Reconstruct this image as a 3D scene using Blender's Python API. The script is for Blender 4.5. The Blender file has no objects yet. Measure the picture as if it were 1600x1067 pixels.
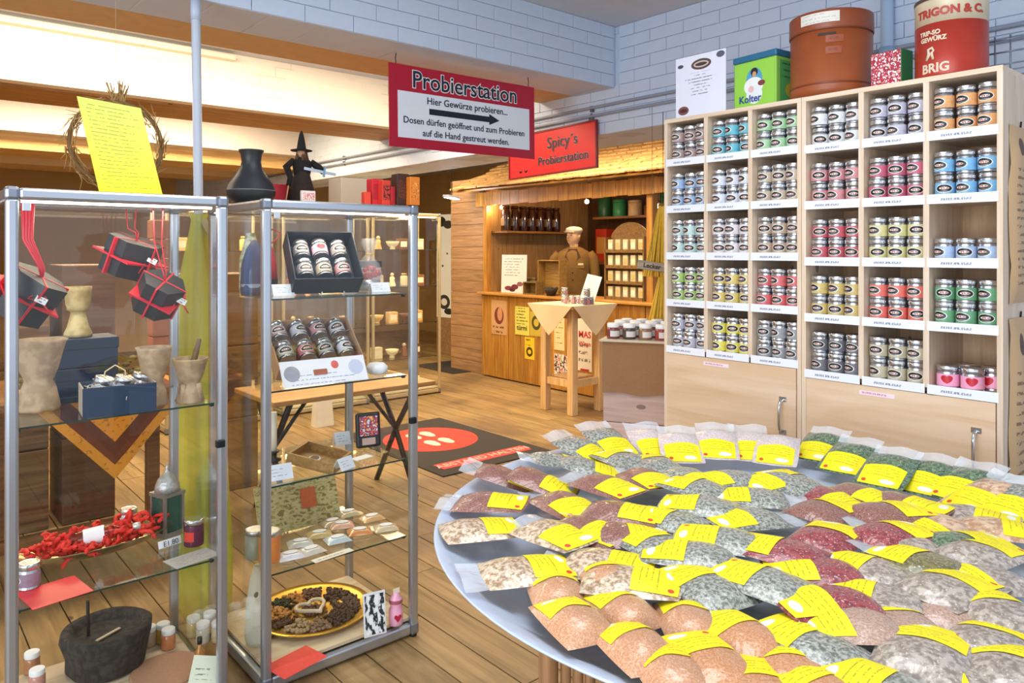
import bpy, bmesh, math, random
from mathutils import Vector, Matrix, noise
random.seed(7)
# ------------------------------------------------------------------ camera, world, light
SC = bpy.context.scene
COL = SC.collection
FPX, YH, CX, EYE = 1170.0, 392.0, 800.0, 1.6
CT, ST = .7585, .6516                      # building axes against the view
cam = bpy.data.cameras.new('camera'); camo = bpy.data.objects.new('camera', cam); COL.objects.link(camo)
camo.location = (0, 0, EYE); camo.rotation_euler = (math.pi/2, 0, -math.atan2(ST, CT))
cam.sensor_width = 36; cam.lens = FPX/1600*36; cam.shift_y = -(533.5-YH)/1600; cam.clip_start = .05
SC.camera = camo
W = bpy.data.worlds.new('daylight'); SC.world = W; W.use_nodes = True
bg = W.node_tree.nodes['Background']; bg.inputs[0].default_value = (.80, .89, 1, 1); bg.inputs[1].default_value = 1.35
SC.view_settings.view_transform = 'Standard'; SC.view_settings.look = 'None'
SC.view_settings.exposure = -0.02; SC.view_settings.gamma = 1; SC.view_settings.use_curve_mapping = False
SC.cycles.transparent_max_bounces = 28; SC.cycles.max_bounces = 6; SC.cycles.use_denoising = True
SC.cycles.sample_clamp_indirect = 6

def area(name, loc, size, power, col, rot=(0, 0, 0), sy=None):
    l = bpy.data.lights.new(name, 'AREA'); l.energy = power; l.color = col; l.size = size
    if sy: l.shape = 'RECTANGLE'; l.size_y = sy
    o = bpy.data.objects.new(name, l); o.location = loc; o.rotation_euler = rot; COL.objects.link(o); return o
def point(name, loc, power, col, r=.05):
    l = bpy.data.lights.new(name, 'POINT'); l.energy = power; l.color = col; l.shadow_soft_size = r
    o = bpy.data.objects.new(name, l); o.location = loc; COL.objects.link(o); return o
WARM = (1, .79, .50); WARM2 = (1, .84, .62)
# shop lighting tucked up between the ceiling beams
area('ceiling_spots_a', (.9, 4.75, 3.02), 1.8, 85, WARM2, (math.radians(18), 0, 0), .5)
area('ceiling_spots_b', (2.7, 4.75, 3.02), 1.6, 55, WARM2, (math.radians(10), 0, 0), .5)
area('ceiling_spots_c', (1.8, 7.2, 3.02), 2.5, 190, WARM, (0, 0, 0), .5)
area('ceiling_spots_d', (5.0, 5.2, 3.02), 1.5, 130, WARM, (0, 0, 0), 2.2)
area('ceiling_spots_e', (5.0, 8.4, 3.02), 1.5, 70, WARM, (0, 0, 0), 1.5)
area('window_daylight', (-2.55, .3, 1.75), 3.0, 135, (.88, .94, 1), (math.radians(90), 0, math.radians(-80)), 2.0)
area('table_fill_light', (1.3, 1.0, 3.08), 1.3, 38, (.93, .96, 1), (0, 0, 0), 1.6)  # added cool fill over the tray table, no fixture behind it

# ------------------------------------------------------------------ photo measurements -> world
def ray(px, py):
    a = (px-CX)/FPX
    return Vector((CT*a+ST, -ST*a+CT, (YH-py)/FPX))
def PZ(px, py, z): r = ray(px, py); return Vector((0, 0, EYE))+r*((z-EYE)/r.z)
def PX(px, py, x): r = ray(px, py); return Vector((0, 0, EYE))+r*(x/r.x)
def PY(px, py, y): r = ray(px, py); return Vector((0, 0, EYE))+r*(y/r.y)
def PD(px, py, d): return Vector((0, 0, EYE))+ray(px, py)*d

# ------------------------------------------------------------------ objects
def obj(name, me, parent=None, loc=(0, 0, 0), rot=(0, 0, 0), sc=None):
    o = bpy.data.objects.new(name, me); COL.objects.link(o)
    if parent is not None: o.parent = parent
    o.location = loc; o.rotation_euler = rot
    if sc: o.scale = sc
    return o
def tag(o, label=None, cat=None, group=None, kind=None):
    if label: o['label'] = label
    if cat: o['category'] = cat
    if group: o['group'] = group
    if kind: o['kind'] = kind
    return o
def thing(name, label, cat, loc=(0, 0, 0), rz=0, group=None, rot=None):
    o = obj(name, None, None, loc, rot or (0, 0, rz)); o.empty_display_size = .05
    return tag(o, label, cat, group)
def struct(name, me, label=None, loc=(0, 0, 0)):
    o = obj(name, me, None, loc); o['kind'] = 'structure'
    if label: o['label'] = label
    return o
ORD = ['first', 'second', 'third', 'fourth', 'fifth', 'sixth', 'seventh', 'eighth', 'ninth', 'tenth', 'eleventh', 'twelfth',
       'thirteenth', 'fourteenth', 'fifteenth', 'sixteenth', 'seventeenth', 'eighteenth', 'nineteenth', 'twentieth', 'twenty-first', 'twenty-second', 'twenty-third', 'twenty-fourth']

class MB:
    """collects shapes into one mesh"""
    def __init__(s): s.v = []; s.f = []; s.uv = {}; s.sm = set()
    def add(s, vs, fs, smooth=False):
        b = len(s.v); s.v += [tuple(v) for v in vs]
        for f in fs:
            if smooth: s.sm.add(len(s.f))
            s.f.append([i+b for i in f])
        return s
    def box(s, x0, x1, y0, y1, z0, z1):
        return s.add([(x, y, z) for z in (z0, z1) for y in (y0, y1) for x in (x0, x1)],
                     [(0, 2, 3, 1), (4, 5, 7, 6), (0, 1, 5, 4), (2, 6, 7, 3), (0, 4, 6, 2), (1, 3, 7, 5)])
    def cbox(s, c, d): return s.box(c[0]-d[0]/2, c[0]+d[0]/2, c[1]-d[1]/2, c[1]+d[1]/2, c[2]-d[2]/2, c[2]+d[2]/2)
    def obox(s, c, d, m):
        k = len(s.v); s.cbox((0, 0, 0), d)
        for i in range(k, len(s.v)): s.v[i] = tuple(Vector(c)+m @ Vector(s.v[i]))
        return s
    def bevbox(s, c, d, b):
        bm = bmesh.new(); bmesh.ops.create_cube(bm, size=1); bmesh.ops.scale(bm, vec=d, verts=bm.verts)
        bmesh.ops.bevel(bm, geom=bm.edges[:], offset=b, segments=2, affect='EDGES', profile=.5)
        bm.verts.index_update()
        s.add([Vector(c)+v.co for v in bm.verts], [[v.index for v in f.verts] for f in bm.faces]); bm.free(); return s
    def lathe(s, prof, n=24, c=(0, 0, 0), cap=True, sx=1, sy=1, wob=0, smooth=True):
        vs = []; fs = []
        for k, (r, z) in enumerate(prof):
            for i in range(n):
                a = 2*math.pi*i/n; q = 1+wob*noise.noise(Vector((math.cos(a)*2, math.sin(a)*2, z*30+k)))
                vs.append((c[0]+r*q*math.cos(a)*sx, c[1]+r*q*math.sin(a)*sy, c[2]+z))
        for k in range(len(prof)-1):
            for i in range(n):
                j = (i+1) % n; fs.append((k*n+i, k*n+j, (k+1)*n+j, (k+1)*n+i))
        s.add(vs, fs, smooth)
        if cap:
            b = len(s.v)-len(vs)
            s.f.append([b+i for i in range(n)][::-1]); s.f.append([b+(len(prof)-1)*n+i for i in range(n)])
        return s
    def tube(s, pts, r, n=8, cap=True):
        pts = [Vector(p) for p in pts]; rs = r if isinstance(r, (list, tuple)) else [r]*len(pts); vs = []; fs = []
        t0 = (pts[1]-pts[0]).normalized(); u = t0.orthogonal().normalized()
        for k, p in enumerate(pts):
            t = (pts[min(k+1, len(pts)-1)]-pts[max(k-1, 0)]).normalized()
            u = (u-t*u.dot(t)); u = u.normalized() if u.length > 1e-6 else t.orthogonal().normalized(); w = t.cross(u)
            for i in range(n):
                a = 2*math.pi*i/n; vs.append(p+(u*math.cos(a)+w*math.sin(a))*rs[k])
        for k in range(len(pts)-1):
            for i in range(n):
                j = (i+1) % n; fs.append((k*n+i, k*n+j, (k+1)*n+j, (k+1)*n+i))
        b = len(s.v); s.add(vs, fs, True)
        if cap:
            s.f.append([b+i for i in range(n)][::-1]); s.f.append([b+(len(pts)-1)*n+i for i in range(n)])
        return s
    def sphere(s, c, r, n=12, m=8, sc=(1, 1, 1)):
        pr = [(math.sin(math.pi*k/m)*r+1e-5, -math.cos(math.pi*k/m)*r*sc[2]) for k in range(m+1)]
        return s.lathe(pr, n, c, True, sc[0], sc[1])
    def prism(s, pts, z0, z1):
        n = len(pts)
        s.add([(x, y, z0) for x, y in pts]+[(x, y, z1) for x, y in pts],
              [list(range(n))[::-1], list(range(n, 2*n))]+[(i, (i+1) % n, n+(i+1) % n, n+i) for i in range(n)]); return s
    def sheet(s, w, h, t=.002):
        """upright sheet facing -Y, standing on z=0, front carries uv 0..1"""
        k = len(s.f); s.box(-w/2, w/2, 0, t, 0, h)
        s.uv[k+2] = [(0, 0), (1, 0), (1, 1), (0, 1)]; return s
    def tilesheet(s, w, d, t=.002):
        """flat sheet lying on z=0, uv on top"""
        k = len(s.f); s.box(-w/2, w/2, -d/2, d/2, 0, t)
        s.uv[k+1] = [(0, 0), (1, 0), (1, 1), (0, 1)]; return s
    def me(s, mat, name='m'):
        m = bpy.data.meshes.new(name); m.from_pydata(s.v, [], s.f)
        if s.uv:
            u = m.uv_layers.new(name='UVMap')
            for i, p in enumerate(m.polygons):
                q = s.uv.get(i)
                for j, li in enumerate(p.loop_indices): u.data[li].uv = q[j] if q else (-1, -1)
        for i in s.sm: m.polygons[i].use_smooth = True
        if mat: m.materials.append(mat)
        m.update(); return m
    def part(s, name, mat, parent=None, loc=(0, 0, 0), rot=(0, 0, 0)): return obj(name, s.me(mat, name), parent, loc, rot)
def rot3(x, y, z): return Matrix.Rotation(z, 3, 'Z') @ Matrix.Rotation(y, 3, 'Y') @ Matrix.Rotation(x, 3, 'X')

# ------------------------------------------------------------------ materials
def srgb(h):
    h = h.lstrip('#'); h = h if len(h) == 6 else ''.join(q*2 for q in h); c = [int(h[i:i+2], 16)/255 for i in (0, 2, 4)]
    return tuple((x/12.92 if x <= .04045 else ((x+.055)/1.055)**2.4) for x in c)+(1,)
MATS = {}
def base(name):
    m = bpy.data.materials.new(name); m.use_nodes = True; nt = m.node_tree
    return m, nt, nt.nodes['Principled BSDF']
def N(nt, t, **kw):
    n = nt.nodes.new(t)
    for k, v in kw.items(): setattr(n, k, v)
    return n
def math_(nt, op, a, b=None, c=None):
    n = N(nt, 'ShaderNodeMath', operation=op)
    for i, x in enumerate((a, b, c)):
        if x is None: continue
        if isinstance(x, (int, float)): n.inputs[i].default_value = x
        else: nt.links.new(x, n.inputs[i])
    return n.outputs[0]
def mixc(nt, f, a, b):
    n = N(nt, 'ShaderNodeMix', data_type='RGBA')
    if isinstance(f, (int, float)): n.inputs[0].default_value = f
    else: nt.links.new(f, n.inputs[0])
    for i, x in ((6, a), (7, b)):
        if isinstance(x, tuple): n.inputs[i].default_value = x
        else: nt.links.new(x, n.inputs[i])
    return n.outputs[2]
def plain(h, rough=.6, metal=0, var=0, bump=0, scale=30, coat=0, h2=None, obvar=0, emit=0, spec=None, coord='Object'):
    key = (h, rough, metal, var, bump, scale, coat, h2, obvar, emit, spec, coord)
    if key in MATS: return MATS[key]
    m, nt, p = base('mat_'+h.lstrip('#')); c = srgb(h)
    p.inputs['Roughness'].default_value = rough; p.inputs['Metallic'].default_value = metal
    if spec is not None: p.inputs['Specular IOR Level'].default_value = spec
    if coat: p.inputs['Coat Weight'].default_value = coat; p.inputs['Coat Roughness'].default_value = .12
    p.inputs['Base Color'].default_value = c
    if var or bump or h2:
        tc = N(nt, 'ShaderNodeTexCoord'); nz = N(nt, 'ShaderNodeTexNoise'); nz.inputs['Scale'].default_value = scale; nz.inputs['Detail'].default_value = 5
        nt.links.new(tc.outputs[coord], nz.inputs['Vector'])
        if h2:
            r = N(nt, 'ShaderNodeValToRGB'); r.color_ramp.elements[0].position = .42; r.color_ramp.elements[1].position = .58
            r.color_ramp.elements[0].color = c; r.color_ramp.elements[1].color = srgb(h2)
            nt.links.new(nz.outputs['Fac'], r.inputs[0]); nt.links.new(r.outputs[0], p.inputs['Base Color'])
        elif var:
            d = tuple(x*(1-var) for x in c[:3])+(1,); e = tuple(min(1, x*(1+var)) for x in c[:3])+(1,)
            nt.links.new(mixc(nt, nz.outputs['Fac'], d, e), p.inputs['Base Color'])
        if bump:
            b = N(nt, 'ShaderNodeBump'); b.inputs['Strength'].default_value = bump; b.inputs['Distance'].default_value = .004
            nt.links.new(nz.outputs['Fac'], b.inputs['Height']); nt.links.new(b.outputs[0], p.inputs['Normal'])
    if emit:
        p.inputs['Emission Color'].default_value = c; p.inputs['Emission Strength'].default_value = emit
    MATS[key] = m; return m
def wood(h, h2, axis=1, scale=1.0, rough=.55, knots=True, obvar=.12, coat=0, dirt=None):
    key = ('wood', h, h2, axis, scale, rough, knots, obvar, dirt)
    if key in MATS: return MATS[key]
    m, nt, p = base('wood_'+h.lstrip('#')); p.inputs['Roughness'].default_value = rough
    tc = N(nt, 'ShaderNodeTexCoord'); oi = N(nt, 'ShaderNodeObjectInfo')
    mp = N(nt, 'ShaderNodeMapping'); s = [14*scale]*3; s[axis] = 1.1*scale; mp.inputs['Scale'].default_value = s
    ad = N(nt, 'ShaderNodeVectorMath', operation='ADD'); rv = N(nt, 'ShaderNodeVectorMath', operation='SCALE'); rv.inputs[0].default_value = (13, 7, 5)
    nt.links.new(oi.outputs['Random'], rv.inputs['Scale']); nt.links.new(tc.outputs['Object'], ad.inputs[0]); nt.links.new(rv.outputs[0], ad.inputs[1])
    nt.links.new(ad.outputs[0], mp.inputs[0])
    nz = N(nt, 'ShaderNodeTexNoise'); nz.inputs['Scale'].default_value = 2.2; nz.inputs['Detail'].default_value = 6; nz.inputs['Distortion'].default_value = .8
    nt.links.new(mp.outputs[0], nz.inputs['Vector'])
    r = N(nt, 'ShaderNodeValToRGB'); r.color_ramp.elements[0].position = .3; r.color_ramp.elements[1].position = .7
    r.color_ramp.elements[0].color = srgb(h2); r.color_ramp.elements[1].color = srgb(h); nt.links.new(nz.outputs['Fac'], r.inputs[0])
    c = r.outputs[0]
    if knots:
        mk = N(nt, 'ShaderNodeMapping'); k = [7*scale]*3; k[axis] = 3.5*scale; mk.inputs['Scale'].default_value = k; nt.links.new(ad.outputs[0], mk.inputs[0])
        vo = N(nt, 'ShaderNodeTexVoronoi'); vo.inputs['Scale'].default_value = .8; nt.links.new(mk.outputs[0], vo.inputs['Vector'])
        k1 = math_(nt, 'LESS_THAN', vo.outputs['Distance'], .07)
        dk = tuple(x*.35 for x in srgb(h2)[:3])+(1,)
        c = mixc(nt, math_(nt, 'MULTIPLY', k1, .8), c, dk)
    if dirt:
        n2 = N(nt, 'ShaderNodeTexNoise'); n2.inputs['Scale'].default_value = 1.3; n2.inputs['Detail'].default_value = 4
        g = N(nt, 'ShaderNodeNewGeometry'); nt.links.new(g.outputs['Position'], n2.inputs['Vector'])
        r2 = N(nt, 'ShaderNodeValToRGB'); r2.color_ramp.elements[0].position = .48; r2.color_ramp.elements[1].position = .62
        nt.links.new(n2.outputs['Fac'], r2.inputs[0]); c = mixc(nt, math_(nt, 'MULTIPLY', r2.outputs[0], .6), c, srgb(dirt))
    if obvar:
        v = math_(nt, 'MULTIPLY_ADD', oi.outputs['Random'], 2*obvar, 1-obvar)
        hs = N(nt, 'ShaderNodeHueSaturation'); nt.links.new(c, hs.inputs['Color']); nt.links.new(v, hs.inputs['Value']); c = hs.outputs[0]
    nt.links.new(c, p.inputs['Base Color'])
    b = N(nt, 'ShaderNodeBump'); b.inputs['Strength'].default_value = .12; b.inputs['Distance'].default_value = .003
    nt.links.new(nz.outputs['Fac'], b.inputs['Height']); nt.links.new(b.outputs[0], p.inputs['Normal'])
    MATS[key] = m; return m
def glass(name, tint=(.985, .992, .987, 1), fac=1.0, rough=0.0):
    if name in MATS: return MATS[name]
    m, nt, p = base(name); nt.nodes.remove(p); out = nt.nodes['Material Output']
    t = N(nt, 'ShaderNodeBsdfTransparent'); t.inputs[0].default_value = tint
    g = N(nt, 'ShaderNodeBsdfGlossy'); g.inputs['Roughness'].default_value = rough; g.inputs[0].default_value = (1, 1, 1, 1)
    lw = N(nt, 'ShaderNodeLayerWeight'); lw.inputs[0].default_value = .5
    fr = math_(nt, 'MULTIPLY_ADD', math_(nt, 'POWER', lw.outputs['Facing'], 5), .9, .017)
    mx = N(nt, 'ShaderNodeMixShader'); nt.links.new(math_(nt, 'MULTIPLY', fr, fac), mx.inputs[0])
    nt.links.new(t.outputs[0], mx.inputs[1]); nt.links.new(g.outputs[0], mx.inputs[2]); nt.links.new(mx.outputs[0], out.inputs[0])
    MATS[name] = m; return m
def film(name, h, opac=.3, rough=.15):
    """clear or tinted plastic film / gauze"""
    if name in MATS: return MATS[name]
    m, nt, p = base(name); out = nt.nodes['Material Output']
    p.inputs['Base Color'].default_value = srgb(h); p.inputs['Roughness'].default_value = rough
    t = N(nt, 'ShaderNodeBsdfTransparent'); mx = N(nt, 'ShaderNodeMixShader'); mx.inputs[0].default_value = opac
    nt.links.new(t.outputs[0], mx.inputs[1]); nt.links.new(p.outputs[0], mx.inputs[2]); nt.links.new(mx.outputs[0], out.inputs[0])
    MATS[name] = m; return m
def paper(name, h, ink='#33333a', lines=14, margin=.12, top=.9, bot=.08, fill=.5, blobs=None, centre=False, words=16, h2=None):
    """sheet with small print; uv space 0..1, -1 on the blank faces. blobs: (u, v, ru, rv, colour)"""
    if name in MATS: return MATS[name]
    m, nt, p = base(name); p.inputs['Roughness'].default_value = .55
    uv = N(nt, 'ShaderNodeUVMap'); sp = N(nt, 'ShaderNodeSeparateXYZ'); nt.links.new(uv.outputs[0], sp.inputs[0]); u, v = sp.outputs[0], sp.outputs[1]
    c = srgb(h)
    if h2: c = mixc(nt, v, srgb(h2), srgb(h))
    if lines:
        lv = math_(nt, 'MULTIPLY', v, lines); row = math_(nt, 'FLOOR', lv); fr = math_(nt, 'FRACT', lv)
        on = math_(nt, 'MULTIPLY', math_(nt, 'GREATER_THAN', fr, .32), math_(nt, 'LESS_THAN', fr, .32+fill*.7))
        cb = N(nt, 'ShaderNodeCombineXYZ'); nt.links.new(math_(nt, 'MULTIPLY', u, words), cb.inputs[0]); nt.links.new(math_(nt, 'MULTIPLY', row, 7.31), cb.inputs[1])
        nt.links.new(math_(nt, 'MULTIPLY', v, lines*1.7), cb.inputs[2])
        nz = N(nt, 'ShaderNodeTexNoise'); nz.inputs['Scale'].default_value = 1.6; nz.inputs['Detail'].default_value = 3; nt.links.new(cb.outputs[0], nz.inputs['Vector'])
        on = math_(nt, 'MULTIPLY', on, math_(nt, 'GREATER_THAN', nz.outputs['Fac'], .47))
        wn = N(nt, 'ShaderNodeTexWhiteNoise', noise_dimensions='1D'); nt.links.new(row, wn.inputs['W'])
        ext = math_(nt, 'MULTIPLY', wn.outputs['Value'], .28)
        on = math_(nt, 'MULTIPLY', on, math_(nt, 'GREATER_THAN', u, math_(nt, 'ADD', ext, margin) if centre else margin))
        on = math_(nt, 'MULTIPLY', on, math_(nt, 'LESS_THAN', u, math_(nt, 'SUBTRACT', 1-margin, ext)))
        on = math_(nt, 'MULTIPLY', on, math_(nt, 'GREATER_THAN', v, bot)); on = math_(nt, 'MULTIPLY', on, math_(nt, 'LESS_THAN', v, top))
        c = mixc(nt, math_(nt, 'MULTIPLY', on, .8), c, srgb(ink))
    for (bu, bv, ru, rv, bc) in blobs or []:
        e = math_(nt, 'ADD', math_(nt, 'POWER', math_(nt, 'DIVIDE', math_(nt, 'SUBTRACT', u, bu), ru), 2), math_(nt, 'POWER', math_(nt, 'DIVIDE', math_(nt, 'SUBTRACT', v, bv), rv), 2))
        c = mixc(nt, math_(nt, 'LESS_THAN', e, 1), c, srgb(bc))
    if isinstance(c, tuple): p.inputs['Base Color'].default_value = c
    else: nt.links.new(c, p.inputs['Base Color'])
    MATS[name] = m; return m
def picture(name, cols, scale=6, rough=.45, thr=None):
    """printed picture: blotches of the given colours over uv"""
    if name in MATS: return MATS[name]
    m, nt, p = base(name); p.inputs['Roughness'].default_value = rough
    uv = N(nt, 'ShaderNodeUVMap'); nz = N(nt, 'ShaderNodeTexNoise'); nz.inputs['Scale'].default_value = scale; nz.inputs['Detail'].default_value = 3
    nt.links.new(uv.outputs[0], nz.inputs['Vector']); r = N(nt, 'ShaderNodeValToRGB'); r.color_ramp.interpolation = 'CONSTANT'
    k = len(cols); r.color_ramp.elements[0].color = srgb(cols[0]); r.color_ramp.elements[0].position = 0
    r.color_ramp.elements[1].color = srgb(cols[-1]); r.color_ramp.elements[1].position = .66
    for i in range(1, k-1):
        e = r.color_ramp.elements.new(.34+.32*i/(k-1)); e.color = srgb(cols[i])
    nt.links.new(nz.outputs['Fac'], r.inputs[0]); nt.links.new(r.outputs[0], p.inputs['Base Color']); MATS[name] = m; return m
def brickpaint(name, h, h2=None, axis='x', strength=.35, grime=None, joints=1.0):
    """painted brick: faint coursing in the relief, running along axis"""
    m, nt, p = base(name); p.inputs['Roughness'].default_value = .65
    tc = N(nt, 'ShaderNodeTexCoord'); sp = N(nt, 'ShaderNodeSeparateXYZ'); nt.links.new(tc.outputs['Object'], sp.inputs[0])
    cb = N(nt, 'ShaderNodeCombineXYZ'); nt.links.new(sp.outputs[0 if axis == 'x' else 1], cb.inputs[0]); nt.links.new(sp.outputs[2], cb.inputs[1])
    br = N(nt, 'ShaderNodeTexBrick'); br.inputs['Scale'].default_value = 1; br.inputs['Brick Width'].default_value = .26; br.inputs['Row Height'].default_value = .083
    br.inputs['Mortar Size'].default_value = .006; br.inputs['Mortar Smooth'].default_value = .6; nt.links.new(cb.outputs[0], br.inputs['Vector'])
    nz = N(nt, 'ShaderNodeTexNoise'); nz.inputs['Scale'].default_value = 9; nz.inputs['Detail'].default_value = 6; nt.links.new(tc.outputs['Object'], nz.inputs['Vector'])
    hgt = math_(nt, 'ADD', math_(nt, 'MULTIPLY', br.outputs['Fac'], -joints), math_(nt, 'MULTIPLY', nz.outputs['Fac'], .8))
    b = N(nt, 'ShaderNodeBump'); b.inputs['Strength'].default_value = strength; b.inputs['Distance'].default_value = .006
    nt.links.new(hgt, b.inputs['Height']); nt.links.new(b.outputs[0], p.inputs['Normal'])
    c = srgb(h); d = tuple(x*.9 for x in c[:3])+(1,)
    col = mixc(nt, nz.outputs['Fac'], d, c)
    n2 = N(nt, 'ShaderNodeTexNoise'); n2.inputs['Scale'].default_value = 3; n2.inputs['Detail'].default_value = 8; nt.links.new(tc.outputs['Object'], n2.inputs['Vector'])
    crack = math_(nt, 'MULTIPLY', br.outputs['Fac'], math_(nt, 'GREATER_THAN', n2.outputs['Fac'], .56))
    col = mixc(nt, math_(nt, 'MULTIPLY', crack, .35*joints), col, srgb(grime or '#8890a0'))
    nt.links.new(col, p.inputs['Base Color']); return m
def text(body, size, mat, parent, loc, rot, thick=.0006, off=0, align='CENTER', name='lettering', sx=1):
    cu = bpy.data.curves.new('t', 'FONT'); cu.body = body; cu.size = size; cu.align_x = align; cu.align_y = 'CENTER'
    cu.extrude = thick; cu.offset = off; cu.resolution_u = 3
    t = bpy.data.objects.new('t', cu); COL.objects.link(t)
    bpy.context.view_layer.update()
    me = bpy.data.meshes.new_from_object(t); bpy.data.objects.remove(t); bpy.data.curves.remove(cu)
    me.materials.clear(); me.materials.append(mat)
    return obj(name, me, parent, loc, rot, (sx, 1, 1))
FACE_Y = (math.pi/2, 0, 0)                 # lettering seen from -Y
FACE_X = (math.pi/2, 0, -math.pi/2)        # lettering seen from -X
PI = math.pi
ALU = plain('#b9c0cc', .28, .85); CHROME = plain('#c8ccd2', .18, 1); STEEL = plain('#2b2c30', .4, .6); DARK = plain('#17181a', .5)
TIN = plain('#c6c9cf', .27, .95); LIDTIN = plain('#d5d7dc', .22, .95)
GLASS = glass('cabinet_glass'); SHELFGLASS = glass('shelf_glass', (.94, .975, .96, 1), .9); EDGE = plain('#1f3a33', .2, 0)
WHITE = plain('#eef0f2', .5); BLACK = plain('#141416', .45); NAVY = plain('#1d3350', .45); RED = plain('#c8202c', .5); PAPERW = plain('#eceef0', .6)
# ================================================================== SETTING
CEIL = 3.117
M_FLOOR = wood('#aa8a5c', '#7a6038', 1, .8, .5, True, .14, dirt='#5c4530')
M_BLUEW = brickpaint('painted_brick_cool', '#c6d3e8', axis='x'); M_BLUEWY = brickpaint('painted_brick_long', '#c6d3e8', axis='y')
M_CREAM = brickpaint('painted_brick_cream', '#efe6d8', axis='x', strength=.2, grime='#b59a78'); M_PLAST = plain('#c9a878', .8, 0, .15, .5, 14)
M_WALLB = plain('#b8945e', .8, 0, .15, .2, 3)
fl = struct('floor', MB().box(-2.9, 9, -1.9, 13.2, -.06, -.012).me(plain('#3a2818', .9)), 'wide-plank wooden floor with knots and worn dark patches')
rnd = random.Random(3); PW = .168; x = -2.7
while x < 8.6:
    y = -.6+rnd.uniform(-2, 0); k = rnd.randint(0, 3)
    while y < 12.9:
        L = rnd.uniform(3.2, 5.6)
        MB().bevbox((0, 0, -.008), (PW-.005, L-.004, .016+rnd.uniform(0, .003)), .0025).part('plank', M_FLOOR, fl, (x+PW/2, y+L/2, -.001))
        y += L
    x += PW
struct('ceiling', MB().box(-2.9, 9, -1.9, 13.2, CEIL, CEIL+.1).me(plain('#c3c8d0', .8, 0, .06, .3, 6)), 'pale plastered ceiling between the beams')
b1 = struct('beam_1', MB().box(-2, 3.85, 3.40, 3.77, 2.705, CEIL).me(M_BLUEW), 'white-painted brick cross beam with the red hanging sign')
MB().box(-2, 3.85, 3.77, 4.14, 2.712, CEIL).part('bare_plaster', M_PLAST, b1)
t_ = text('KEN', .11, plain('#2c3440', .6), b1, tuple(PY(362, -8, 3.398)), FACE_Y, .001)
b2 = struct('beam_2', MB().box(-2, 3.85, 5.78, 6.5, 2.705, CEIL).me(M_CREAM), 'cream lit cross beam behind the hanging sign')
MB().box(-2, PY(365, 85, 5.74).x, 5.70, 5.78, 3.055, 3.085).part('lath', plain('#f2e6cc', .6), b2)
MB().box(-2, 3.85, 5.90, 6.5, 2.690, 2.705).part('underside_board', wood('#b98a50', '#8a6030', 0, 1, .6, True, .05), b2)
b3 = struct('beam_3', MB().box(-2, 3.85, 8.1, 8.85, 2.69, CEIL).me(plain('#cfc6c4', .7, 0, .06, .3, 8)), 'greyish cross beam deep in the shop')
MB().box(-2, 3.85, 8.3, 8.95, 2.55, 2.69).part('timber', wood('#e0be86', '#b98d50', 0, 1, .6, True, .05), b3)
struct('beam_4', MB().box(-2, 3.85, 10.4, 11.1, 2.62, CEIL).me(plain('#d9b988', .7, 0, .1, .3, 8)), 'tan cross beam farthest back')
rb = struct('beam_5', MB().box(3.85, 4.35, -1.6, 13.2, 2.405, CEIL).me(M_BLUEWY), 'long white-painted brick beam above the tin rack')
struct('wall_right', MB().box(3.85, 4.1, -1.6, 2.55, 0, 2.405).me(M_BLUEWY), 'white-painted brick wall behind the tin rack')
struct('wall_back', MB().box(-2, 9, 13.0, 13.2, 0, CEIL).me(M_WALLB), 'dim brown wall at the far end')
struct('wall_left', MB().box(-1.5, -1.35, 4.2, 13.2, 0, CEIL).me(M_WALLB), 'brown wall deep in the shop')
struct('wall_far', MB().box(8.5, 8.7, 2.0, 13.2, 0, CEIL).me(M_WALLB), 'brown wall behind the wooden stall')
# shop windows on the camera's side of the room
M_WF = plain('#dfe3e8', .5); M_WW = plain('#d9d6d0', .8)
for nm, (ax, q0, q1, fix) in {'wall_window': ('y', -1.75, 4.3, -2.72), 'wall_front': ('x', -2.72, 4.1, -1.75)}.items():
    mb = MB()
    for z0, z1 in ((0, .45), (2.85, CEIL)): mb.box(fix-.12, fix, q0, q1, z0, z1) if ax == 'y' else mb.box(q0, q1, fix-.12, fix, z0, z1)
    wl = struct(nm, mb.me(M_WW), 'shop-front wall with wide windows on the camera side')
    n = 3 if ax == 'y' else 4
    for k in range(n+1):
        c = q0+(q1-q0)*k/n
        m2 = MB().box(fix-.12, fix, c-.06, c+.06, .45, 2.85) if ax == 'y' else MB().box(c-.06, c+.06, fix-.12, fix, .45, 2.85)
        m2.part('pier', M_WW, wl)
for k, (nm, bx6) in enumerate((('window_1', (-2.80, -2.74, -1.7, 4.25, 2.1, 2.16)), ('window_2', (-2.7, 4.05, -1.83, -1.77, 2.1, 2.16)))):
    struct(nm, MB().box(*bx6).me(M_WF), 'white window transom')
# painted bricks standing proud of the near faces
M_BRK = brickpaint('brick_paint', '#c8d5ea', strength=.3, joints=0.0); rnd = random.Random(19)
RH, BWD = .0824, .262
brk = [MB().bevbox((0, 0, 0), (w_-.0035, .014, RH-.0035), .0022).me(M_BRK, 'brick') for w_ in (BWD, BWD*.5)]
for r in range(5):
    x = .55-(BWD/2 if r % 2 else 0)
    while x < 3.84:
        w_ = BWD if x+BWD < 3.845 else BWD*.5
        if x+w_ > 3.85: break
        obj('brick', brk[0 if w_ == BWD else 1], b1, (x+w_/2, 3.3985-rnd.uniform(0, .0012), 2.705+RH*(r+.5)), (rnd.uniform(-.004, .004), rnd.uniform(-.004, .004), 0)); x += w_
RH2 = .712/9
brk2 = [MB().bevbox((0, 0, 0), (.014, w_-.0035, RH2-.0035), .0022).me(M_BRK, 'brick') for w_ in (BWD, BWD*.5)]
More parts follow.
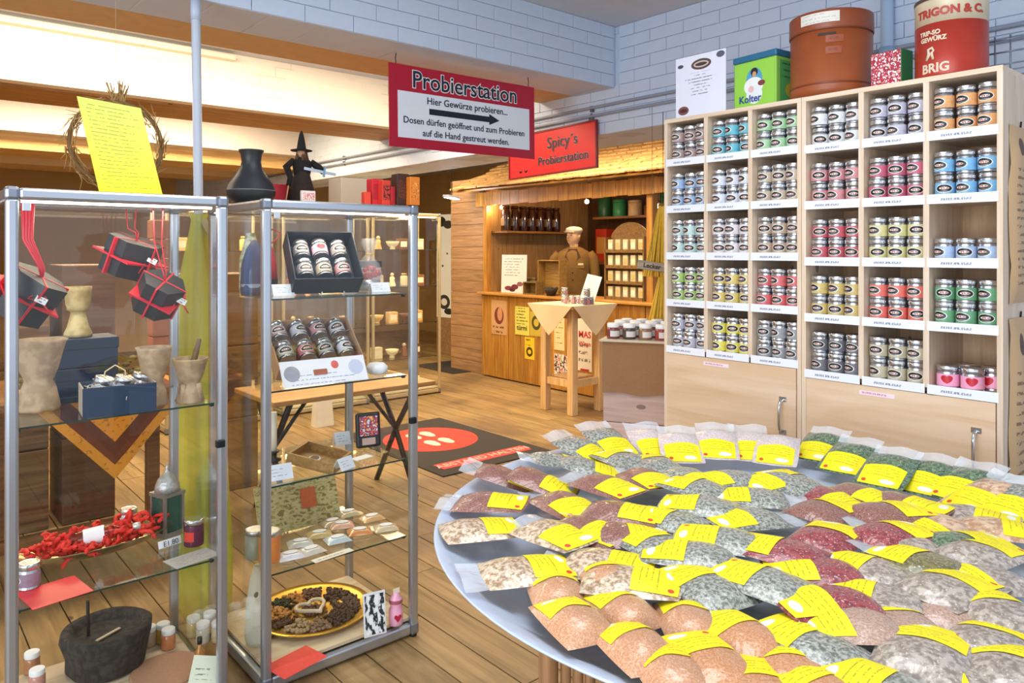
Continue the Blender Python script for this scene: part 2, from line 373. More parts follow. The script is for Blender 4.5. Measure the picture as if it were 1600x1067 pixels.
for r in range(9):
    y = .35-(BWD/2 if r % 2 else 0); yend = 3.39 if r > 3 else 5.7
    while y+BWD*.5 < yend:
        w_ = BWD if y+BWD < yend else BWD*.5
        obj('brick', brk2[0 if w_ == BWD else 1], rb, (3.8485-rnd.uniform(0, .0012), y+w_/2, 2.405+RH2*(r+.5)), (rnd.uniform(-.004, .004), 0, rnd.uniform(-.004, .004))); y += w_
# conduits clipped along the long beam
for k, (px, py) in enumerate(((836, 187), (836, 199))):
    z = PX(px, py, 3.83).z
    t = thing('conduit', ['upper thin grey cable pipe along the white brick beam', 'lower thin grey cable pipe along the white brick beam'][k], 'pipe', (3.827, 0, 0))
    MB().tube([(0, .5, z), (0, 3.3, z+.005), (0, 6, z-.01), (0, 10, z)], .011, 8).part('pipe', plain('#8d95a6', .5), t)
    for y in (2.6, 3.6, 4.4, 7.2, 8.4): MB().cbox((.003, y, z-.005), (.022, .025, .04)).part('clip', plain('#5a6070', .5), t)
t = thing('wall_pipe', 'pale blue upright pipe on the brick behind the brown drum', 'pipe', (PX(1386, 100, 3.80).x, PX(1386, 100, 3.80).y, 2.0))
MB().lathe([(.03, 0), (.03, 1.1)], 14).part('pipe', plain('#a9c0dc', .4), t); MB().lathe([(.038, .55), (.038, .6)], 14).part('collar', plain('#8fa8c8', .4), t)
# round duct under the ceiling above the red drum
a, b = PX(1290, -4, 3.3), PX(1480, -12, 3.3)
# standing pole with gauze
t = thing('support_pole', 'slim white round pole rising behind the two glass cabinets', 'pole')
bot = PD(319, YH+EYE*FPX/3.25, 3.25); bot.z = 0; top = PD(303.5, -38, 3.25); top.z = CEIL-.002
MB().tube([bot, top], .0195, 14).part('tube', plain('#cdd6e4', .4), t)
MB().tube([bot+(top-bot)*.835, bot+(top-bot)*.862], .0215, 14).part('collar', plain('#b8c4d8', .4), t)
MB().lathe([(.05, 0), (.05, .008), (.02, .012)], 16, bot).part('foot', plain('#c4ccd8', .4), t)
t = thing('gauze_drape', 'lime green gauze tied around the white pole', 'fabric', bot)
pr = [(.10, .04), (.105, .3), (.09, .7), (.085, 1.0), (.09, 1.25), (.085, 1.38), (.06, 1.5), (.042, 1.62), (.03, 1.70), (.026, 1.735), (.036, 1.76)]
vs = MB(); n = 40
for k, (r, z) in enumerate(pr):
    ax = (top-bot)*(z/top.z)
    for i in range(n):
        an = 2*PI*i/n; q = 1+.22*math.sin(7*an+1.1*math.sin(z*4))+.1*math.sin(13*an)
        vs.v.append((ax.x+r*q*math.cos(an), ax.y+r*q*math.sin(an), z))
for k in range(len(pr)-1):
    for i in range(n): vs.sm.add(len(vs.f)); vs.f.append([k*n+i, k*n+(i+1) % n, (k+1)*n+(i+1) % n, (k+1)*n+i])
vs.part('cloth', film('lime_gauze', '#dfe24e', .68, .8), t)
mb = MB()
for s in (-1, 1):
    p0 = Vector((-.002, 0, 1.70)); mb.tube([p0, p0+Vector((s*.03+.02, -.03, .03)), p0+Vector((s*.02+.05, -.04, -.05)), p0], [.004, .014, .018, .004], 7)
mb.part('bow', film('cream_gauze', '#e8dfae', .7, .8), t)

# ================================================================== HANGING SIGNS
CRIM = plain('#b01230', .4); LTBL = plain('#e3e9f4', .45); INK = plain('#182136', .5)
Y0 = 3.55; A = PY(608, 97, Y0); B = PY(835, 137, Y0); Cc = PY(608, 232, Y0); D = PY(832, 245, Y0)
w = B.x-A.x; h = .5*((A.z-Cc.z)+(B.z-D.z)); cx = (A.x+B.x)/2; zc = .25*(A.z+B.z+Cc.z+D.z)
t = thing('hanging_sign', 'crimson hanging sign with white panel and black arrow below the brick beam', 'sign', (cx, Y0, zc), rot=(0, -.012, 0))
MB().box(-w/2, w/2, 0, .006, -h/2, h/2).part('board', CRIM, t)
MB().box(-w/2+.055, w/2-.045, -.0015, 0, -h/2+.055, h/2-.145).part('panel', LTBL, t)
text('Probierstation', .135, plain('#f4f4f6', .5), t, (0, -.0018, h/2-.077), FACE_Y, .0004, .0058, name='letter_outline')
text('Probierstation', .135, INK, t, (0, -.0034, h/2-.077), FACE_Y, .0004, .0012)
text('Hier Gewürze probieren...', .056, INK, t, (.01, -.003, h/2-.185), FACE_Y, .0004, .0006)
ar = MB().prism([(-.27, -.017), (.17, -.017), (.17, -.033), (.25, 0), (.17, .033), (.17, .017), (-.27, .017)], 0, .001)
ar.part('arrow', plain('#101a2a', .5), t, (-.005, -.0018, h/2-.243), FACE_Y)
text('Dosen dürfen geöffnet und zum Probieren', .0525, INK, t, (0, -.003, h/2-.305), FACE_Y, .0004, .0006)
text('auf die Hand gestreut werden.', .0525, INK, t, (0, -.003, h/2-.37), FACE_Y, .0004, .0006)
for s in (-1, 1):
    MB().tube([(s*(w/2-.05), .003, h/2-.03), (s*(w/2-.045), .003, h/2+.03), (s*(w/2-.05), .003, 2.700-zc)], .0025, 6).part('hook', STEEL, t)
X0 = 3.80; A = PX(837, 207, X0); B = PX(931, 188, X0); Cc = PX(797, 276, X0); D = PX(930, 264, X0)
w = Cc.y-B.y; h = .31
t = thing('hanging_sign', 'smaller red sign with black letters behind the big hanging sign', 'sign', (X0, (Cc.y+B.y)/2, (B.z+D.z)/2-.003), rot=(math.radians(-1.2), 0, 0))
MB().box(-.002, .01, -w/2, w/2, -h/2, h/2).part('board', plain('#e0252a', .35), t)
fr = MB()
for (y0, y1, z0, z1) in ((-w/2, w/2, h/2, h/2+.012), (-w/2, w/2, -h/2-.012, -h/2), (-w/2-.012, -w/2, -h/2-.012, h/2+.012), (w/2, w/2+.012, -h/2-.012, h/2+.012)): fr.box(-.008, .012, y0, y1, z0, z1)
fr.part('frame', plain('#7d1420', .4), t)
OUT = plain('#f0e6e4', .5)
for (s, sz, z, y) in (("Spicy´s", .115, .06, -.13), ('Probierstation', .09, -.065, -.13)):
    text(s, sz, OUT, t, (-.0032, y, z), FACE_X, .0004, .0025, name='letter_outline'); text(s, sz, INK, t, (-.0055, y, z), FACE_X, .0006, .0012)
for k in (0, 1): MB().sphere((-.004, .33-.06*k, -h/2+.04), .014, 8, 6, (.3, 1.2, .9)).part('berry_motif', plain('#5a0c14', .4), t)
for s in (-1, 1): MB().tube([(.004, s*w*.42, h/2), (.03, s*w*.42, h/2+.06), (.046, s*w*.42, h/2+.07)], .003, 6).part('hook', STEEL, t)

# ================================================================== TIN RACK
PINE = wood('#e8d6c2', '#d6bca0', 1, .9, .6, True, .05); PINEV = wood('#e8d6c2', '#d6bca0', 2, .9, .6, True, .05)
XF = 2.872; XB = 3.21; TOPZ = 2.222; BT = .018
TINLAB = {}
def tin_label_mat(h, heart=False):
    if (h, heart) in TINLAB: return TINLAB[(h, heart)]
    m, nt, p = base('tin_label_'+h.lstrip('#')); p.inputs['Roughness'].default_value = .35
    tc = N(nt, 'ShaderNodeTexCoord'); sp = N(nt, 'ShaderNodeSeparateXYZ'); nt.links.new(tc.outputs['Object'], sp.inputs[0])
    x, z = sp.outputs[1], math_(nt, 'SUBTRACT', sp.outputs[2], .032)
    front = math_(nt, 'LESS_THAN', sp.outputs[0], 0)
    def ell(a, b, dx=0, dz=0):
        e = math_(nt, 'ADD', math_(nt, 'POWER', math_(nt, 'DIVIDE', math_(nt, 'SUBTRACT', x, dx), a), 2), math_(nt, 'POWER', math_(nt, 'DIVIDE', math_(nt, 'SUBTRACT', z, dz), b), 2))
        return math_(nt, 'MULTIPLY', math_(nt, 'LESS_THAN', e, 1), front)
    c = srgb(h)
    if not heart: c = tuple(.8*a_+.2*g_ for a_, g_ in zip(c[:3], (.52, .53, .56)))+(1,)
    if heart:
        X_ = math_(nt, 'DIVIDE', x, .0145); Z_ = math_(nt, 'DIVIDE', math_(nt, 'ADD', z, .001), .0135); X2 = math_(nt, 'MULTIPLY', X_, X_)
        a_ = math_(nt, 'SUBTRACT', math_(nt, 'ADD', X2, math_(nt, 'MULTIPLY', Z_, Z_)), 1); a3 = math_(nt, 'MULTIPLY', math_(nt, 'MULTIPLY', a_, a_), a_)
        z3 = math_(nt, 'MULTIPLY', math_(nt, 'MULTIPLY', Z_, Z_), Z_); hh_ = math_(nt, 'LESS_THAN', math_(nt, 'SUBTRACT', a3, math_(nt, 'MULTIPLY', X2, z3)), 0)
        c = mixc(nt, math_(nt, 'MULTIPLY', hh_, front), c, srgb('#c41c30'))
    else:
        nz = N(nt, 'ShaderNodeTexNoise'); nz.inputs['Scale'].default_value = 55; nt.links.new(tc.outputs['Object'], nz.inputs['Vector'])
        dk = tuple(q*.62 for q in c[:3])+(1,)
        c = mixc(nt, math_(nt, 'MULTIPLY', math_(nt, 'GREATER_THAN', nz.outputs['Fac'], .55), .35), c, dk)
        c = mixc(nt, ell(.0255, .0158), c, srgb('#f0eee8')); c = mixc(nt, ell(.0235, .0138), c, srgb('#1d1b1c'))
        c = mixc(nt, ell(.016, .0045, 0, .001), c, srgb('#e9e4dc')); n2 = N(nt, 'ShaderNodeTexNoise'); n2.inputs['Scale'].default_value = 260; nt.links.new(tc.outputs['Object'], n2.inputs['Vector'])
        c = mixc(nt, math_(nt, 'MULTIPLY', ell(.0145, .003, 0, .001), math_(nt, 'GREATER_THAN', n2.outputs['Fac'], .5)), c, srgb('#b02030'))
        c = mixc(nt, ell(.017, .002, 0, -.010), c, srgb('#8a8a88'))
    nt.links.new(c, p.inputs['Base Color']); TINLAB[(h, heart)] = m; return m
R_T = .0318
ME_BODY = MB().lathe([(R_T-.001, 0), (R_T+.0006, .001), (R_T+.0006, .004), (R_T-.0004, .005), (R_T-.0004, .058), (R_T-.003, .060), (R_T-.003, .062)], 24).me(TIN, 'tin_body')
ME_LID = MB().lathe([(R_T-.0005, .0625), (R_T+.0006, .064), (R_T+.0006, .0785), (R_T-.001, .0805), (R_T-.004, .081), (R_T-.006, .0795)], 24).me(LIDTIN, 'tin_lid')
def band(r, z0, z1, n=24):
    return MB().lathe([(r, z0), (r, z1)], n, cap=False)
LABME = {}
def tin(label, loc, col, rz=0, group=None, heart=False, name='spice_tin', rot=None, big=1):
    t = thing(name, label, 'tin', loc, rz, group, rot)
    if big != 1: t.scale = (big, big, 1)
    obj('body', ME_BODY, t); obj('lid', ME_LID, t)
    if (col, heart) not in LABME: LABME[(col, heart)] = band(R_T+.0009, .010, .0525).me(tin_label_mat(col, heart), 'tin_label')
    obj('paper_label', LABME[(col, heart)], t); return t

rack = None
def rack_unit(y1, y0, dz, ncut, name, label):
    """one pigeonhole cupboard, front plane X = XF, from y1 (far) to y0 (near)"""
    t = thing(name, label, 'shelf', (XF, (y0+y1)/2, 0)); h = (y1-y0)/2; D = XB-XF
    zb = TOPZ-5*dz
    for s, nm in ((1, 'side_board'), (-1, 'side_board')): MB().box(0, D, s*h-(BT if s > 0 else 0), s*h+(0 if s > 0 else BT), 0, TOPZ-BT).part(nm, PINEV, t)
    MB().box(-.001, D, -h, h, TOPZ-BT, TOPZ).part('top_board', PINE, t)
    MB().box(D-.008, D, -h+BT, h-BT, .05, TOPZ-BT).part('back_board', wood('#c9a888', '#a88660', 2, .8, .6, True, .05), t)
    cw = (2*h-2*BT-2*.02)/3; ys = []
    for c in range(3):
        ya = h-BT-c*(cw+.02); ys.append((ya, ya-cw))
        if c < 2: MB().box(0, D-.008, ya-cw-.02, ya-cw, zb+BT, TOPZ-BT).part('divider', PINEV, t)
    for r in range(1, 6):
        for c in range(3):
            MB().box(.001, D-.008, ys[c][1], ys[c][0], TOPZ-r*dz, TOPZ-r*dz+BT).part('shelf_board', PINE, t)
            MB().sheet(cw+.012, .034, .0012).part('price_strip', paper('price_strip_print', '#e9edf5', '#565d84', 1, .2, .95, .05, .34, words=40), t, (-.0022, (ys[c][0]+ys[c][1])/2, TOPZ-r*dz-.004), (0, 0, -PI/2))
    # cupboard door below
    dr = MB().box(-.004, .014, -h+BT+.003, h-BT-.003, .09, zb-.006).part('door', wood('#e6ccb0', '#d3b08a', 1, .6, .5, True, .03), t)
    hy = -h+BT+.06; hz = .985
    hd = MB().tube([(-.006, hy, hz), (-.03, hy, hz-.008), (-.036, hy, hz-.03), (-.036, hy, hz-.1), (-.03, hy, hz-.122), (-.006, hy, hz-.13)], .0055, 8)
    hd.box(-.007, -.004, hy-.016, hy+.016, hz-.006, hz+.012); hd.box(-.007, -.004, hy-.016, hy+.016, hz-.144, hz-.124)
    hd.part('handle', CHROME, dr)
    MB().sheet(.13, .016, .001).part('pink_note', paper('pink_note_print', '#f3dfe8', '#c05a90', 1, .06, .95, .05, .6, words=22), dr, (-.0055, .055, zb-.04), (0, 0, -PI/2))
    MB().box(0, .014, -h+BT, h-BT, 0, .085).part('plinth', PINE, t)
    return t, [(ya+(y0+y1)/2, yb+(y0+y1)/2) for ya, yb in ys], zb
UA, ysA, _ = rack_unit(2.231, 1.541, .2195, 3, 'pigeonhole_rack', 'pale pine tin rack unit farther from the camera, beside the sacking-covered crate')
UB, ysB, _ = rack_unit(1.539, .828, .2256, 3, 'pigeonhole_rack', 'pale pine tin rack unit nearer the camera, with the heart tins')
CELL = [  # colour, colour word
 [('#a9857f', 'brown-pink'), ('#36b6cc', 'cyan'), ('#9fd49a', 'pale green'), ('#e4e6ea', 'white'), ('#c3bfd6', 'lavender'), ('#eba24a', 'orange')],
 [('#8fb2dc', 'light blue'), ('#dfe4f0', 'whitish blue'), ('#cdb79b', 'beige'), ('#d9838a', 'red-blue'), ('#c93864', 'crimson'), ('#63b4e6', 'sky blue')],
 [('#b9d6d2', 'pale teal'), ('#eadfe2', 'white'), ('#c9a98a', 'tan'), ('#cc2742', 'red'), ('#dcd488', 'pale yellow'), ('#a9c3ea', 'pale blue')],
 [('#a3c64a', 'lime green'), ('#e2c650', 'mustard yellow'), ('#dd3f40', 'scarlet'), ('#d6b84a', 'gold'), ('#ee5a3c', 'orange-red'), ('#3f9d5c', 'green')],
 [('#b7b3c4', 'grey-lilac'), ('#ecdf1e', 'bright yellow'), ('#8f8f95', 'grey'), ('#57525e', 'dark grey'), ('#c8bb96', 'cream'), ('#f2a7c8', 'pink')]]
ROWW = ['top', 'second', 'third', 'fourth', 'bottom']; COLW = ['first', 'second', 'third', 'fourth', 'fifth', 'sixth']
rnd = random.Random(11)
for r in range(5):
    for c in range(6):
        ya, yb = (ysA+ysB)[c]; dz = .2195 if c < 3 else .2256; zs = TOPZ-(r+1)*dz+BT+.0005
        col, word = CELL[r][c]; tight = (ya-yb)
        if (r, c) == (4, 5):
            pos = [(.05, ya-.045), (.05, ya-.123), (.116, ya-.165), (.13, ya-.085)]
            nm = ['front far', 'front middle', 'front near', 'rear middle']
            for k, (dx, y) in enumerate(pos):
                tin(f'pink tin with red heart, {nm[k]} one of four in the bottom cell', (XF+dx, y, zs), col, rnd.uniform(-.3, .3), 'pink heart tins in the rack', True, 'heart_tin', big=1.12)
            continue
        lay = 1 if (r, c) == (2, 5) else 2
        gap = (tight-3*.065)/4
        for L in range(lay):
            for k in range(3):
                y = ya-gap-.0325-k*(.065+gap); x = XF+.045+rnd.uniform(-.006, .006)
                if (r, c) == (4, 4) and k == 2: y -= 0
                where = ['left', 'middle', 'right'][k]
                lv = '' if lay == 1 else ['lower ', 'upper '][L]
                tin(f'silver spice tin with {word} label, {lv}{where} one in {ROWW[r]} row, {COLW[c]} rack column', (x, y, zs+L*.0815), col, rnd.uniform(-.55, .35), f'tins in the {ROWW[r]} row of the rack')
# things standing on the rack
def top_at(px, py, X): p = PX(px, py, X); return Vector((X, p.y, TOPZ))
# printed sheet
a, b = PX(1056, 150, 2.93), PX(1134, 150, 2.93); c = PX(1095, 84, 2.93)
s = thing('notice_sheet', 'white printed notice with brown emblems standing on the rack beside the green tin', 'notice', (2.93, (a.y+b.y)/2, TOPZ), -PI/2)
MB().sheet(a.y-b.y, c.z-TOPZ, .003).part('page', paper('notice_print', '#dfe3f3', '#4a4a5c', 20, .16, .72, .34, .4, centre=True, words=14,
     blobs=[(.52, .84, .2, .085, '#5a4644'), (.52, .84, .15, .05, '#c8b8b0'), (.52, .84, .12, .028, '#4a3634'), (.1, .86, .06, .03, '#4a4c5c'), (.9, .93, .08, .05, '#5a5c6c'), (.16, .14, .11, .07, '#7a4a4a'), (.16, .14, .08, .03, '#4a2626')]), s)
for q in (-.06, .06): MB().add([(q-.005, .003, 0), (q+.005, .003, 0), (q+.005, .06, 0), (q-.005, .06, 0), (q-.005, .004, .13), (q+.005, .004, .13)], [(0, 3, 2, 1), (0, 4, 3), (1, 2, 5), (3, 4, 5, 2), (0, 1, 5, 4)]).part('easel_strut', PAPERW, s)
# green tin with blue lid
a, b = PX(1141, 150, 2.95), PX(1212, 150, 2.95); w = a.y-b.y; hz = PX(1141, 102, 2.95).z-TOPZ
t = thing('storage_tin', 'square green tin with blue lid and a picture of a dark-haired woman', 'tin', (2.95, (a.y+b.y)/2-.01, TOPZ), math.radians(-6))
MB().bevbox((w/2, 0, hz/2), (w, w, hz), .006).part('body', plain('#8ac24e', .35), t)
MB().bevbox((w/2, 0, hz+.014), (w+.008, w+.008, .03), .007).part('lid', plain('#2a6a8e', .35), t)
pm = paper('tin_front', '#93cf4a', '#3a7a4a', 0, blobs=[(.5, .62, .2, .25, '#4f9ec4'), (.5, .78, .09, .09, '#2a2222'), (.5, .73, .05, .06, '#c89a7a'), (.48, .48, .24, .19, '#e9ecec'), (.5, .3, .2, .2, '#e2e6ee'), (.68, .52, .09, .06, '#7a3a3c'), (.42, .42, .07, .07, '#e2b8bc')])
MB().sheet(w*.93, hz*.95, .001).part('printed_panel', pm, t, (-.0012, 0, .004), (0, 0, -PI/2))
text('Kolter', w*.2, plain('#1f4a8a', .4), t, (-.0025, w*.1, hz*.22), FACE_X, .0004, .001)
MB().sheet(w*.8, hz*.9, .001).part('side_panel', paper('tin_side', '#4f9c54', '#1c4a30', 7, .1, .95, .6, .4, blobs=[(.6, .35, .38, .2, '#b8a22c')]), t, (w/2, -w/2-.0012, .006))
# fibre drum
a, b = PX(1238, 150, 3.02), PX(1360, 150, 3.02); rr = (a.y-b.y)/2*.97; H = .335
t = thing('fibre_drum', 'large brown fibreboard drum standing on the pine rack', 'drum', (3.03, (a.y+b.y)/2, TOPZ))
BR = plain('#9a4f2a', .4, .0, .25, .1, 9)
MB().lathe([(rr, 0), (rr, .045), (rr*.985, .048), (rr*.985, H-.07)], 48).part('body', BR, t)
MB().lathe([(rr*1.005, H-.07), (rr*1.01, H-.068), (rr*1.01, H), (rr*.98, H+.004), (rr*.9, H)], 48).part('lid', plain('#8a4426', .4, 0, .2, .05, 9), t)
for z in (.047, H-.071): MB().lathe([(rr*1.0, z-.004), (rr*1.012, z-.002), (rr*1.012, z+.002), (rr*1.0, z+.004)], 48, cap=False).part('hoop', plain('#74381e', .4), t)
def wrap(r, a0, a1, z0, z1, n=10):
    m = MB()
    for i in range(n):
        for z in (z0, z1):
            a = a0+(a1-a0)*i/(n-1); m.v.append((r*math.cos(a), r*math.sin(a), z))
    for i in range(n-1):
        m.uv[len(m.f)] = [(i/(n-1), 0), ((i+1)/(n-1), 0), ((i+1)/(n-1), 1), (i/(n-1), 1)]; m.f.append([2*i, 2*i+2, 2*i+3, 2*i+1])
    return m
am = math.radians(206)
wrap(rr*1.02, am-.75, am+.2, H-.05, H-.008).part('tape_label', paper('tape_print', '#d8d4cc', '#a8a6a2', 3, .05, .9, .1, .4, words=14), t)
wrap(rr*.992, am-.3, am+.12, .235, .245).part('handle_slot', plain('#2a140c', .6), t)
for z, d in ((.16, .25), (.205, .3)): wrap(rr*.992, am-.12, am+d, z, z+.028).part('stencil_mark', paper('stencil_mark', '#94492a', '#7a341c', 1, .1, 1, 0, .7, words=9), t)
# chilli picture box
a, b = PX(1359, 105, 2.93), PX(1410, 105, 2.93); hz = PX(1385, 80, 2.93).z-TOPZ
t = thing('picture_box', 'small green box with a red chilli picture between the two drums', 'box', (2.93, (a.y+b.y)/2, TOPZ), math.radians(-8))
w = a.y-b.y; MB().bevbox((.04, 0, hz/2), (.08, w, hz), .003).part('carton', plain('#2a7a4a', .4), t)
MB().sheet(w*.97, hz*.97, .001).part('picture', picture('chilli_picture', ['#f0e8ea', '#8a2038', '#c23048', '#f0dcd8', '#e08a40'], 9), t, (-.0012, 0, .002), (0, 0, -PI/2))
# red lettered drum
a, b = PX(1429, 60, 2.99), PX(1544, 60, 2.99); rr = (a.y-b.y)/2*.96; H = .278
am = math.radians(199)
t = thing('lettered_drum', 'old rust-red metal drum with worn cream lettering on the rack end', 'drum', (3.0, (a.y+b.y)/2, TOPZ))
MB().lathe([(rr*1.01, 0), (rr*1.01, .012), (rr, .016), (rr, H-.085)], 48).part('body', plain('#b0392c', .35, .1, .2, .05, 12), t)
MB().lathe([(rr*1.0, H-.085), (rr*1.0, H-.015), (rr*1.012, H-.012), (rr*1.012, H)], 48).part('cream_band', plain('#cfc0a6', .4, .1, .2, .05, 12), t)
MB().lathe([(rr*1.02, H), (rr*1.02, H+.012), (rr*.9, H+.014)], 48).part('rim', plain('#6e5a48', .4, .5), t)
def bent(s, size, r, ang, z, mat, par, off=.001):
    o = text(s, size, mat, par, (0, 0, 0), (0, 0, 0), .0004, off)
    for v in o.data.vertices:
        a_ = ang+v.co.x/r; q = r+.0008+max(0, v.co.z); v.co = (q*math.cos(a_), q*math.sin(a_), z+v.co.y)
CREAMP = plain('#d9c8ae', .5)
bent('TRIGON & C.', .040, rr, am-.05, H-.050, plain('#a8382c', .4), t, .002); bent('TRIP-SO', .022, rr, am-.62, .158, CREAMP, t); bent('GEWÜRZ', .022, rr, am-.52, .135, CREAMP, t); bent('BRIG', .045, rr, am-.45, .03, CREAMP, t, .0015)
mb = MB(); mb.tube([(-.02, 0, 0), (-.005, 0, .03), (-.01, 0, .055), (.012, 0, .06), (.02, 0, .045), (.008, 0, .035), (.018, 0, 0)], [.008, .012, .008, .008, .006, .010, .006], 6)
for i, v in enumerate(mb.v): a_ = am-.6+v[0]*.7/rr; q = rr+.001+v[1]*.05; mb.v[i] = (q*math.cos(a_), q*math.sin(a_), .062+v[2]*.7)
mb.part('bird_motif', CREAMP, t)
# sacks on the rack's near end and gate behind
for k, (z0, z1) in enumerate(((1.42, 2.03), (.62, 1.37))):
    t = thing('paper_sack', ['upper brown printed sack hanging on the near rack end', 'lower brown printed sack hanging on the near rack end'][k], 'sack', (3.045, .8265, z0))
    w = .24; hh = z1-z0; mb = MB(); n, mm = 10, 14
    for j in range(mm+1):
        for i in range(n+1):
            u, v = i/n, j/mm; e = max(0, 1-abs(2*u-1)**6)*max(0, 1-abs(2*v-1)**8)
            mb.v.append(((u-.5)*w*(1-.06*math.sin(v*9+k)), -.002-.02*e-.006*noise.noise(Vector((u*5, v*7, k))), v*hh))
    for j in range(mm):
        for i in range(n):
            a0 = j*(n+1)+i; mb.sm.add(len(mb.f)); mb.uv[len(mb.f)] = [(i/n, j/mm), ((i+1)/n, j/mm), ((i+1)/n, (j+1)/mm), (i/n, (j+1)/mm)]; mb.f.append([a0, a0+1, a0+n+2, a0+n+1])
    mb.part('paper', paper('sack_print%d' % k, '#c9a67c', '#6a4c34', 22, .12, .78, .1, .5, words=9, blobs=[(.3, .88, .1, .05, '#5a4030')]), t)
    MB().tube([(0, -.002, hh), (0, -.004, hh+.02)], .003, 6).part('nail', STEEL, t)
t = thing('wire_rack', 'grey wire grid standing behind the red drum on the rack top', 'rack', (3.17, .86, TOPZ))
mb = MB()
for i in range(4): mb.tube([(0, -.0+i*.05-.02, 0), (0, i*.05-.02, .17)], .003, 6)
for i in range(4): mb.tube([(0, -.03, .02+i*.045), (0, .14, .02+i*.045)], .003, 6)
mb.part('grid', plain('#7d8796', .4, .5), t); MB().tube([(0, -.035, 0), (0, -.035, .2)], .008, 8).part('post', plain('#9aa8ba', .4, .5), t)
# ================================================================== GLASS CABINETS
def cabinet(name, label, x0, x1, y0, y1, h, shelves, lockx=None, lockz=.93, base_col='#d9c9b0', post=.034, alu=ALU, floor_z=.075):
    t = thing(name, label, 'cabinet', (x0, y0, 0)); w, d = x1-x0, y1-y0; p = post
    mp = MB().bevbox((0, 0, 0), (p, p, h-.07-.0), .009).me(alu, 'post')
    for px in (p/2, w-p/2):
        for py in (p/2, d-p/2):
            obj('post', mp, t, (px, py, h/2+.0))
            MB().bevbox((px, py, h-.021), (p+.006, p+.006, .042), .010).part('corner_joint', plain('#8f97a5', .3, .8), t)
            MB().bevbox((px, py, .035), (p+.004, p+.004, .05), .008).part('corner_joint', plain('#8f97a5', .3, .8), t)
            MB().lathe([(.016, 0), (.016, .011)], 10, (px, py, 0)).part('foot', STEEL, t)
    for z, hh in ((h-.021, .036), (.035, .046)):
        for py in (p/2, d-p/2): MB().bevbox((w/2, py, z), (w-2*p, p*.9, hh), .009).part('rail', alu, t)
        for px in (p/2, w-p/2): MB().bevbox((px, d/2, z), (p*.9, d-2*p, hh), .009).part('rail', alu, t)
    for py in (p*.5, d-p*.5):
        MB().box(p*.75, w-p*.75, py-.002, py+.002, .058, h-.036).part('glass_pane', GLASS, t)
    for px in (p*.5, w-p*.5): MB().box(px-.002, px+.002, p*.75, d-p*.75, .058, h-.036).part('glass_pane', GLASS, t)
    MB().box(p, w-p, p, d-p, h-.034, h-.022).part('top_panel', glass('top_glass', (.93, .95, .93, 1), .8), t)
    MB().box(p*.8, w-p*.8, p*.8, d-p*.8, floor_z-.012, floor_z).part('base_panel', wood(base_col, '#c0a680', 0, .8, .5, False, 0), t)
    for z in shelves:
        s = MB().box(p+.002, w-p-.002, p+.006, d-p-.004, z-.006, z).part('shelf', SHELFGLASS, t)
        e = MB().box(p+.002, w-p-.002, p+.0045, p+.006, z-.006, z); e.part('shelf_edge', EDGE, s)
        for px in (p+.004, w-p-.004):
            for py in (.06, d-.06): MB().cbox((px, py, z-.011), (.012, .014, .009)).part('shelf_peg', STEEL, s)
    if lockx is not None: MB().bevbox((lockx, -.004, lockz), (.03, .02, .026), .004).part('lock', STEEL, t)
    if lockx is not None:
        MB().box(p+.01, w-p-.01, p+.004, p+.016, h-.046, h-.036).part('glow_bar', plain('#fff0d8', .4, emit=5), t)  # added glowing bar tucked behind the top rail to brighten the goods
        area('cabinet_fill', ((x0+x1)/2, y0+.20, h-.045), w*.8, 1.8, (1, .88, .70), (math.radians(-12), 0, 0), .06)  # fill added inside the cabinet, stands for no actual lamp
    MB().bevbox((p+.018, -.0, h-.06), (.022, .008, .026), .002).part('hinge', plain('#c8ced8', .3, .6), t)
    return t
C1 = (.305, .957, 2.640, 3.220); C2 = (1.073, 1.737, 2.618, 3.200)
cabinet('display_cabinet', 'aluminium-framed glass cabinet with black gift boxes hung by red ribbons', *C1, 1.792, [1.067, .517], .622, .93)
cabinet('display_cabinet', 'aluminium-framed glass cabinet with the spice wheel on its floor', *C2, 1.790, [1.424, 1.084, .735, .413], .632, .90)
S1, S2, SB = 1.0672, .5172, .0755
STONE = plain('#b89e80', .85, 0, 0, .9, 26, 0, '#a1876b'); STONEY = plain('#d3bd86', .6, 0, 0, .3, 22, 0, '#b59c62'); STONED = plain('#3a3734', .9, 0, 0, 1.0, 45, 0, '#272523')
RIB = plain('#d31f34', .4, 0); TAGM = paper('hang_tag', '#e8e8ec', '#333', 2, .15, .9, .1, .6, words=5)
